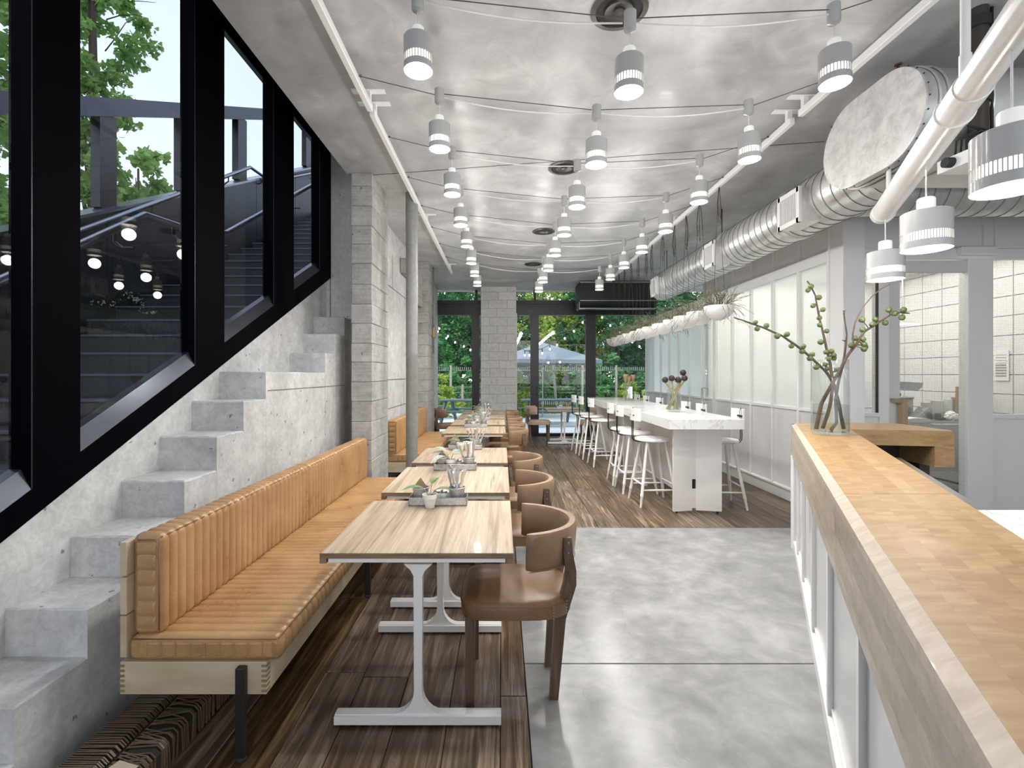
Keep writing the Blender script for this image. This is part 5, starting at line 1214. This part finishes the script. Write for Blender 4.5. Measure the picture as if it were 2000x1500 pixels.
for i, y in enumerate(ys):
    k = kinds[i]
    if k not in pb: pb[k] = make_bowl(k*11, k, lbs[i]); o = pb[k]
    else: o = dup(pb[k])
    o.location = (2.235, y, BH); o.rotation_euler = (0, 0, (0 if i % 2 else PI)+R.uniform(-.15, .15)); o['label'] = lbs[i]; o['group'] = 'white hanging bowls in a row'

# ================================================================ KITCHEN ITEMS BEHIND THE GLASS
kc = thing('steel_counter', 'stainless steel kitchen counter behind the wired glass', 'counter', (5.2, 6.0, 0))
obj('top', MB().cbox(3.9, 6.3, 5.7, 6.6, .92, .95, .003), 'steel', kc, world=True)
for x in (3.95, 5.05, 6.2): obj('leg', MB().cbox(x-.02, x+.02, 5.72, 5.76, 0, .92, .003), 'steel', kc, world=True)
obj('under_shelf', MB().box(3.9, 6.3, 5.75, 6.55, .35, .38).box(5.07, 6.2, 5.74, 5.76, .36, .90), 'steel', kc, world=True)
def kp(px, D=6.1): return (px-CX)/F*D
KZ = .951
c_ = thing('steel_canister', 'square steel canister with lid behind the door glass', 'canister', (kp(1768), 6.2, KZ)); obj('body', MB().cbox(-.11, .11, -.1, .1, 0, .24, .01), 'steel', c_); obj('lid', MB().cbox(-.115, .115, -.105, .105, .24, .265, .006), 'steel', c_); obj('knob', MB().ball((0, 0, .29), .025, 10, 6), 'rubber', c_)
c_ = thing('angled_tray', 'tilted steel tray above the canister', 'tray', (kp(1765, 6.3), 6.3, KZ+.34)); obj('pan', MB().prism([(-.22, .12), (.17, .10), (.16, .05), (.10, .0), (-.22, .04)], -.1, .1, 'y'), 'steel', c_)
def stack(name, label, px, D, r0, r1, n, pitch, mat, cat, h, grp):
    b = None
    for k in range(n):
        if b is None:
            b = thing(name, label, cat, (kp(px, D), D, KZ), group=grp); obj('body', MB().lathe([(r0, 0), (r1, h-.004), (r1+.003, h-.003), (r1+.003, h), (r1-.003, h), (r0-.003, .004)], 20), mat, b); o = b
        else: o = dup(b, (kp(px, D)+R.uniform(-.002, .002), D, KZ+pitch*k))
        nm_ = ['topmost', 'second', 'third', 'fourth', 'fifth', 'sixth', 'seventh', 'eighth', 'ninth']; m2 = n-1-k
        o['label'] = label % (nm_[m2]+(' from the top' if m2 else '') if m2 < (n+1)//2 else ('lowest' if k == 0 else nm_[k]+' from the bottom'))
stack('bowl', 'small white bowl, %s in the stack on the steel counter', 1830, 6.05, .045, .065, 12, .016, 'ceramic', 'bowl', .045, 'stacked white bowls')
stack('paper_cup', 'white cup, %s in the nested stack left of the bowls', 1808, 6.25, .04, .05, 9, .014, 'paper', 'cup', .07, 'nested white cups')
stack('printed_cup', 'printed white cup, %s in the stack right of the bowls', 1848, 6.1, .046, .058, 8, .022, 'paper', 'cup', .08, 'printed cups')
stack('kraft_cup', 'beige paper cup, %s in the tallest stack by the door edge', 1877, 6.25, .045, .055, 18, .017, 'kraft', 'cup', .10, 'tall stack of beige cups')
stack('kraft_lid', 'beige kraft lid, %s in the narrow stack behind the cups', 1865, 6.45, .035, .038, 12, .020, 'kraft', 'saucer', .02, 'beige kraft lids')  # narrow stack of kraft lids
c_ = thing('crumpled_cloth', 'crumpled white cloth on the edge of the steel counter', 'cloth', (kp(1858, 5.8), 5.8, KZ)); bm = bmesh.new(); bmesh.ops.create_icosphere(bm, subdivisions=3, radius=.06)
for v_ in bm.verts: v_.co *= R.uniform(.85, 1.12); v_.co.z = max(0, v_.co.z*1.3+.03); v_.co.x *= 1.2
m_ = MB(); m_.bm(bm); obj('fabric', m_, 'paper', c_)
c_ = thing('grey_napkins', 'loose white sheets lying left on the steel counter', 'paper', (kp(1780, 5.85), 5.85, KZ)); obj('sheet', MB().prism([(-.2, 0), (.2, 0), (.14, .02), (0, .03), (-.1, .018)], -.08, .08, 'y'), 'paper', c_)
c_ = thing('dark_scoop', 'dark scoop lying before the bowl stack', 'scoop', (kp(1832, 5.82), 5.82, KZ)); obj('bowl', MB().lathe([(1e-5, 0), (.03, .01), (.035, .06), (.028, .08)], 12), 'pole', c_); obj('handle', MB().cbox(.02, .16, -.02, .02, .0, .03, .005), 'pole', c_)
c_ = thing('card_reader', 'slanted grey card machine on the steel counter', 'machine', (kp(1796, 5.95), 5.95, KZ)); obj('body', MB().prism([(-.11, 0), (.10, 0), (.10, .13), (.04, .14), (-.02, .08)], -.07, .07, 'y'), 'steel', c_)
# machines behind the left windows
c_ = thing('coffee_grinder', 'coffee machine partly seen behind the small window', 'coffee machine', (3.95, 5.6, .95)); obj('body', MB().cbox(-.12, .12, -.1, .1, 0, .22, .01), 'steel', c_); obj('hood', MB().cbox(-.14, .14, -.12, .12, .22, .30, .01), 'steel', c_)
obj('group_head', MB().ball((0, -.12, .08), .05, 10, 6), 'iron', c_); obj('knob', MB().tube([(-.06, -.10, .16), (-.06, -.14, .16)], .02, 10), 'rubber', c_)
c2 = thing('side_table', 'steel stand under the coffee machine', 'stand', (3.95, 5.6, 0)); obj('top', MB().box(-.35, .3, -.25, .3, .90, .949), 'steel', c2)
for x in (-.33, .28):
    for y in (-.22, .27): obj('leg', MB().cbox(x-.015, x+.015, y-.015, y+.015, 0, .9, .003), 'steel', c2)
rk = thing('wire_rack', 'thin steel frame standing behind the partition panes', 'rack', (3.6, 5.3, 0))
obj('frame', MB().tube([(3.62, 5.32, 0), (3.62, 5.32, 1.42), (4.1, 5.32, 1.42), (4.1, 5.32, 0)], .012, 6), 'steel', rk, world=True); obj('shelf', MB().box(3.62, 4.1, 5.25, 5.4, 1.13, 1.14), 'steel', rk, world=True)
nt_ = thing('notice', 'framed white notice sheet with grey lines on the tiled wall', 'notice', (6.30, 5.85, 1.6)); nY = 6.29*F/(1955-CX)
obj('sheet', MB().box(6.29, 6.30, nY-.09, nY+.09, 1.42, 1.80), 'paper', nt_, world=True)
for k in range(9): obj('printed_line', MB().box(6.287, 6.29, nY-.065, nY+.065, 1.47+k*.034, 1.475+k*.034+(.014 if k < 5 else 0)), 'print', nt_, world=True)
tubel = thing('tube_lamp', 'slim lit tube lamp glowing behind the door glass', 'lamp', (5.1, 6.0, 2.35)); obj('tube', MB().tube([(4.95, 6.2, 2.14), (5.35, 6.2, 2.14)], .012, 8), 'glow', tubel, world=True); obj('bracket', MB().box(5.0, 5.3, 6.2, 6.24, 2.15, 2.17), 'whitepaint', tubel, world=True)
obj('stem', MB().tube([(5.15, 6.22, 2.17), (5.15, 6.22, 3.02)], .006, 6), 'whitepaint', tubel, world=True)
# ================================================================ OUTSIDE
g = struct('terrace', MB().box(-6, 14, YF+.1, 19.5, -.15, -.02), 'patio'); slabel(g, 'pale paved terrace beyond the rear glazing')
g2 = struct('ground', MB().box(-60, 60, 19.5, 80, -.3, -.05).box(-60, -4, -20, 19.5, -.35, -.1).box(7, 60, -20, 19.5, -.35, -.1), 'lawn'); slabel(g2, 'green ground around the building')
um = thing('parasol', 'square grey blue parasol open over the terrace', 'parasol', (1.44, 17.0, 0))
a_ = 1.55
can = MB(); ap = (0, 0, 2.62); cs = [(-a_, -a_, 1.98), (a_, -a_*.9, 1.98), (a_, a_, 1.98), (-a_, a_, 1.98)]; rz_ = Matrix.Rotation(.35, 4, 'Z'); cs = [tuple(rz_ @ Vector(c)) for c in cs]
can.add([ap]+cs, [(0, 1, 2), (0, 2, 3), (0, 3, 4), (0, 4, 1)]); obj('canopy', can, 'canvas', um)
va = MB()
for i in range(4): p, q = Vector(cs[i]), Vector(cs[(i+1) % 4]); va.add([p, q, q-Vector((0, 0, .12)), p-Vector((0, 0, .12))], [(0, 1, 2, 3)])
obj('valance', va, 'canvas', um); obj('pole', MB().tube([(0, 0, 0), (0, 0, 2.75)], .025, 10), 'railsteel', um); obj('finial', MB().ball((0, 0, 2.68), .04, 8, 6), 'canvas', um)
for c in cs: obj('rib', MB().tube([(0, 0, 2.58), (c[0], c[1], 1.97)], .012, 5), 'railsteel', um)
def picnic(x, y, r, lb):
    p = thing('picnic_table', lb, 'table', (x, y, 0), r, 'slate blue picnic tables')
    for k in range(5): obj('top_board', MB().cbox(-.9, .9, -.36+k*.145, -.36+k*.145+.135, .71, .75, .004), 'teal', p)
    for s_ in (-1, 1):
        for k in range(2): obj('seat_board', MB().cbox(-.9, .9, s_*.62+k*.13-.13, s_*.62+k*.13-.01, .42, .455, .004), 'teal', p)
        obj('crossbeam', MB().cbox(s_*.62-.03, s_*.62+.03, -.74, .74, .35, .42, .004), 'teal', p)
        for q in (-1, 1): obj('leg', MB().beam((s_*.66, q*.68, 0), (s_*.66, q*.26, .71), .05, .12), 'teal', p)
    return p
p0 = picnic(1.5, 14.6, .12, 'slate blue picnic table under the parasol behind the glazed door')
dup(p0, (-.95, 14.3, 0), -.25, 'slate blue picnic table seen through the left rear window', 'slate blue picnic tables'); dup(p0, (-3.0, 16.0, 0), .9, 'slate blue picnic bench at the left edge of the rear window', 'slate blue picnic tables')
fe = thing('wire_fence', 'post and wire fence behind the terrace', 'fence', (2, 19, 0))
for x, lean in ((-2.0, .0), (-1.55, .02), (-1.05, .0), (-2.9, 0), (2.15, -.12), (3.15, .02), (4.5, 0), (6, 0)):
    obj('stake', MB().tube([(x, 19, 0), (x+lean*.5, 19, .9), (x+lean, 19, 1.85 if x != -1.55 else 1.1)], [.06, .05, .045], 8), 'stake', fe, world=True)
for x in (1.62, 2.9): obj('steel_post', MB().tube([(x, 18.8, 0), (x, 18.8, 2.6)], .035, 8), 'iron', fe, world=True)
for z in (.35, .55, .78, 1.0, 1.65): obj('fence_wire', MB().tube([(-8, 19.02, z), (12, 19.02, z)], .006, 4), 'steel', fe, world=True)
obj('white_post', MB().cbox(4.55, 4.73, 17.5, 17.6, 0, 1.05, .01), 'ceramic', fe, world=True)
# festoon lights
def festoon(lb, bulbs, D, sagpts=None):
    pts = [at(px, py-9, D) for px, py in bulbs]; f = thing('festoon_light', lb, 'string lights', pts[0], group='festoon lights over the terrace')
    ext = [pts[0]+(pts[0]-pts[1])*1.5+Vector((0, 0, .2))]+pts+[pts[-1]+(pts[-1]-pts[-2])*1.5+Vector((0, 0, .2))]
    obj('flex', MB().tube(ext, .012, 5), 'rubber', f, world=True)
    for p in pts:
        obj('lampholder', MB().tube([p, p-Vector((0, 0, .11))], .018, 6), 'rubber', f, world=True); obj('bulb', MB().ball(p-Vector((0, 0, .14)), .030, 8, 6, 1.3), 'bulb', f, world=True)
festoon('string of festoon bulbs over the left rear window view', [(855, 648), (858, 642), (872, 661), (875, 657), (889, 669), (906, 677), (919, 684)], 15.5)
festoon('string of festoon bulbs rising right above the parasol', [(1025, 694), (1034, 694), (1059, 690), (1074, 682), (1088, 674), (1103, 661), (1121, 647), (1138, 630)], 15.0)
festoon('string of festoon bulbs falling right beyond the farther marble table', [(1176, 620), (1192, 636), (1210, 650), (1235, 668), (1249, 677), (1262, 684), (1274, 688)], 15.0)

# foliage
def crown(seed, blobs, n, size, fan=False, fold=.3):
    rr = random.Random(seed); vs = []; fs = []
    wts = [b[3]**2*b[4] if len(b) > 4 else b[3]**2 for b in blobs]; tot = sum(wts)
    for (bx, by, bz, br, *rest), w_ in zip(blobs, wts):
        sz_ = rest[0] if rest else 1.0; cnt = int(n*w_/tot)
        # sub clumps give the crown its texture
        clumps = []
        for _ in range(max(6, cnt//38)):
            th = rr.uniform(0, 2*PI); z_ = rr.uniform(-1, 1); q = math.sqrt(1-z_*z_); k = rr.uniform(.72, 1.0)
            clumps.append((bx+br*q*math.cos(th)*k, by+br*q*math.sin(th)*k, bz+br*z_*sz_*k, rr.uniform(.16, .30)*br))
        for i in range(cnt):
            c = clumps[i % len(clumps)]; th = rr.uniform(0, 2*PI); z_ = rr.uniform(-1, 1); q = math.sqrt(1-z_*z_); k = c[3]*rr.uniform(.5, 1.0)
            p = Vector((c[0]+k*q*math.cos(th), c[1]+k*q*math.sin(th), c[2]+k*z_*.8)); s_ = size*rr.uniform(.6, 1.25)
            d = Vector((rr.uniform(-1, 1), rr.uniform(-1, 1), rr.uniform(-.7, .4))).normalized(); u = d.orthogonal().normalized()
            u = (Matrix.Rotation(rr.uniform(0, 6.28), 3, d) @ u); nrm = d.cross(u)*s_*fold; o = len(vs)
            if fan:
                vs += [p, p+d*s_*.75+u*s_*.62, p+d*s_*1.02+u*s_*.25, p+d*s_*.86, p+d*s_*1.02-u*s_*.25, p+d*s_*.75-u*s_*.62]; fs += [(o, o+1, o+2, o+3), (o, o+3, o+4, o+5)]
            else:
                vs += [p, p+d*s_*.5+u*s_*.36+nrm, p+d*s_, p+d*s_*.5-u*s_*.36+nrm]; fs += [(o, o+1, o+2), (o, o+2, o+3)]
    mb = MB(); mb.v = [tuple(v) for v in vs]; mb.f = fs
    return mb
def rawobj(name, mb, mat, parent):
    me = bpy.data.meshes.new(name); me.from_pydata(mb.v, [], mb.f); me.update(); me.materials.append(M[mat]); o = bpy.data.objects.new(name, me); C.objects.link(o); o.parent = parent; return o
def tree(label, seed, mat, blobs, n, size, h, fan=False, tr=.12, limbs=4):
    t_ = thing('tree', label, 'tree', (0, 0, 0)); rr = random.Random(seed)
    rawobj('foliage', crown(seed, blobs, n, size, fan), mat, t_)['kind'] = 'stuff'
    m_ = MB().tube([(0, 0, -.1), (rr.uniform(-.1, .1), .05, h*.4), (rr.uniform(-.15, .15), 0, h)], [tr, tr*.75, tr*.25], 8)
    for k in range(limbs): b = blobs[(k+1) % len(blobs)]; m_.tube([(0, 0, h*.3+.1*k), (b[0]*.4, b[1]*.4, h*.45), (b[0], b[1], b[2])], [tr*.45, tr*.3, tr*.1], 6)
    obj('trunk', m_, 'bark', t_); return t_
BL = [(0, 0, 5.2, 2.4), (1.4, .3, 3.6, 1.9), (-1.5, .2, 3.4, 1.9), (.2, -.4, 2.2, 2.0), (-.8, -.3, 1.0, 1.5), (1.0, -.3, .9, 1.5), (0, 0, 7.4, 1.8)]
tA = tree('x', 3, 'treeA', BL, 11000, .20, 7); tB = tree('x', 5, 'treeB', BL, 10000, .17, 7); tC = tree('x', 8, 'treeC', [(0, 0, 4.6, 1.9), (1.1, 0, 3.4, 1.3), (-1.0, 0, 3.2, 1.3), (0, -.3, 2.2, 1.4)], 8000, .16, 5)
GT = 'trees beyond the terrace'
spots = [(tA, -6.5, 24, 1.0, 'dark green tree beyond the left rear window, farthest left'), (tB, -3.4, 23.0, .95, 'mid green tree behind the left rear window'), (tA, -.9, 24.5, 1.05, 'dark green tree behind the pale pillar'),
         (tB, .6, 26.5, 1.1, 'mid green tree just right of the pale pillar, behind the parasol'), (tC, 3.0, 23.2, 1.12, 'yellow green tree lit bright behind the parasol'), (tA, 2.0, 28.5, 1.1, 'dark tree behind the yellow green one'),
         (tA, 5.6, 23.6, 1.05, 'dark green tree right of the wide door post'), (tB, 8.2, 25, 1.0, 'mid green tree behind the rear right pane'), (tA, 11.2, 26, 1.1, 'dark green tree at the right end of the rear glazing'),
         (tB, -9.8, 27, 1.1, 'mid green tree far left beyond the terrace'), (tB, 4.8, 29, 1.2, 'tall mid green tree in the back row, right of centre'), (tA, -4.6, 29, 1.2, 'tall dark tree in the back row, left'), (tB, 14, 21, 1.1, 'mid green tree outside the right transom panes'), (tA, 9.5, 16, .9, 'dark tree close outside the right transom panes'), (tA, 8.5, 30, 1.25, 'tall dark tree in the back row, right'),(tB, -1.2, 31, 1.3, 'tall mid green tree in the back row, centre')]
used = set()
for p, x, y, s_, lb in spots:
    o = p if p.name not in used else dup(p); used.add(p.name)
    o.location = (x, y, -.1); o.rotation_euler = (0, 0, R.uniform(0, 6.28)); o.scale = (s_, s_, s_*R.uniform(.95, 1.1)); o['label'] = lb; o['group'] = GT
# low shrubs and grass along the fence
def shrub(label, seed, mat, n=2200):
    s_ = thing('shrub', label, 'shrub'); rawobj('foliage', crown(seed, [(0, 0, .45, .55), (.4, 0, .3, .4), (-.4, .1, .32, .4), (0, 0, .9, .35)], n, .10), mat, s_)['kind'] = 'stuff'
    obj('stem', MB().tube([(0, 0, -.05), (0, 0, .5)], [.03, .015], 6), 'bark', s_); return s_
sA = shrub('x', 21, 'treeC'); sB = shrub('x', 22, 'treeB'); used = set()
for p, x, y, s_, lb in ((sA, -2.35, 17.2, 1.25, 'bright shrub at the left edge of the rear window'), (sB, -1.0, 19.6, .9, 'green shrub behind the left picnic table'), (sA, .55, 17.6, 1.3, 'bright shrub just right of the pale pillar'), (sB, 1.9, 19.9, 1.2, 'green shrub behind the parasol pole'),
                      (sB, 3.4, 20, 1.6, 'green shrub behind the door post'), (sA, 4.9, 18.8, 1.0, 'small bright shrub left of the slim vase'), (sB, 4.3, 20.4, 2.0, 'large green shrub behind the slim vase'), (sA, 6.1, 17.8, 1.5, 'bright shrub at the right end of the rear glazing'), (sB, -3.4, 20, 1.6, 'green shrub at the far left of the fence'), (sB, .3, 20.3, 1.7, 'green shrub behind the pale pillar'), (sB, -1.9, 20.8, 1.9, 'large green shrub behind the two left stakes'), (sB, 6.9, 20.4, 2.1, 'large green shrub at the right of the fence')):
    o = p if p.name not in used else dup(p); used.add(p.name); o.location = (x, y, 0); o.scale = (s_, s_, s_); o.rotation_euler = (0, 0, R.uniform(0, 6)); o['label'] = lb; o['group'] = 'shrubs along the fence'
gr = MB()
for _ in range(5200):
    x = R.uniform(-4, 8); y = R.uniform(18.6, 20.5); h_ = R.uniform(.2, .55); dx = R.uniform(-.12, .12); gr.v += [(x-.012, y, -.05), (x+.012, y, -.05), (x+dx, y+R.uniform(-.1, .1), h_)]; o = len(gr.v); gr.f.append((o-3, o-2, o-1))
me = bpy.data.meshes.new('long_grass'); me.from_pydata(gr.v, [], gr.f); me.materials.append(M['grass']); o = bpy.data.objects.new('long_grass', me); C.objects.link(o); tag(o, 'long grass along the fence behind the terrace', 'grass', kind='stuff')
# trees beyond the outdoor stair: fan-leaved
def gtree(label, x, y, seed, blobs, n, size, h, tr, mat='ginkgo'):
    t_ = tree(label, seed, mat, blobs, n, size, h, True, tr, 5); t_.location = (x, y, 0); t_['group'] = 'fan leaved trees beyond the outdoor stair'; return t_
slimtree = gtree('slim fan leaved tree rising above the beam in the second pane', -7.5, 9.0, 31, [(.1, 0, 8.0, .75), (-.35, 0, 7.0, .8), (.25, 0, 6.5, .55), (-.2, 0, 9.2, .7), (-.5, 0, 5.9, .6), (.0, 0, 5.3, .5), (-.6, 0, 8.4, .6)], 5200, .11, 9.6, .13)
gtree('rounded fan leaved tree between the posts in the second pane', -6.05, 8.0, 33, [(0, 0, 4.75, .55), (.3, 0, 4.2, .5), (-.45, 0, 4.2, .6), (0, 0, 3.6, .7), (-.7, 0, 3.5, .5)], 4200, .115, 4.9, .06)
gtree('dense fan leaved tree in the leftmost pane', -7.4, 6.6, 35, [(0, 0, 6.4, 1.0), (-.7, 0, 5.2, 1.0), (.25, 0, 4.4, .8), (-.6, 0, 3.6, 1.0), (.35, 0, 3.4, .7), (-.3, 0, 7.6, .9)], 7500, .11, 7.5, .10)
gtree('fan leaved tree standing behind the leftmost pane', -9.6, 8.2, 37, [(0, 0, 6.4, 1.2), (-.7, 0, 5.2, 1.2), (.6, 0, 4.4, 1.1), (-.6, 0, 3.4, 1.2), (.5, 0, 7.8, 1.0), (.2, 0, 9.0, 1.0)], 6500, .13, 8.5, .12)
tw = slimtree
for pts in (((205, 12), (235, 3), (270, 2), (303, 5)), ((208, 38), (235, 30), (265, 29), (290, 36)), ((205, 100), (225, 75), (245, 45), (268, 34))): obj('twig', MB().tube([at(a, b, 9.0) for a, b in pts], [.012, .009, .007, .004], 5), 'bark', tw, world=True)
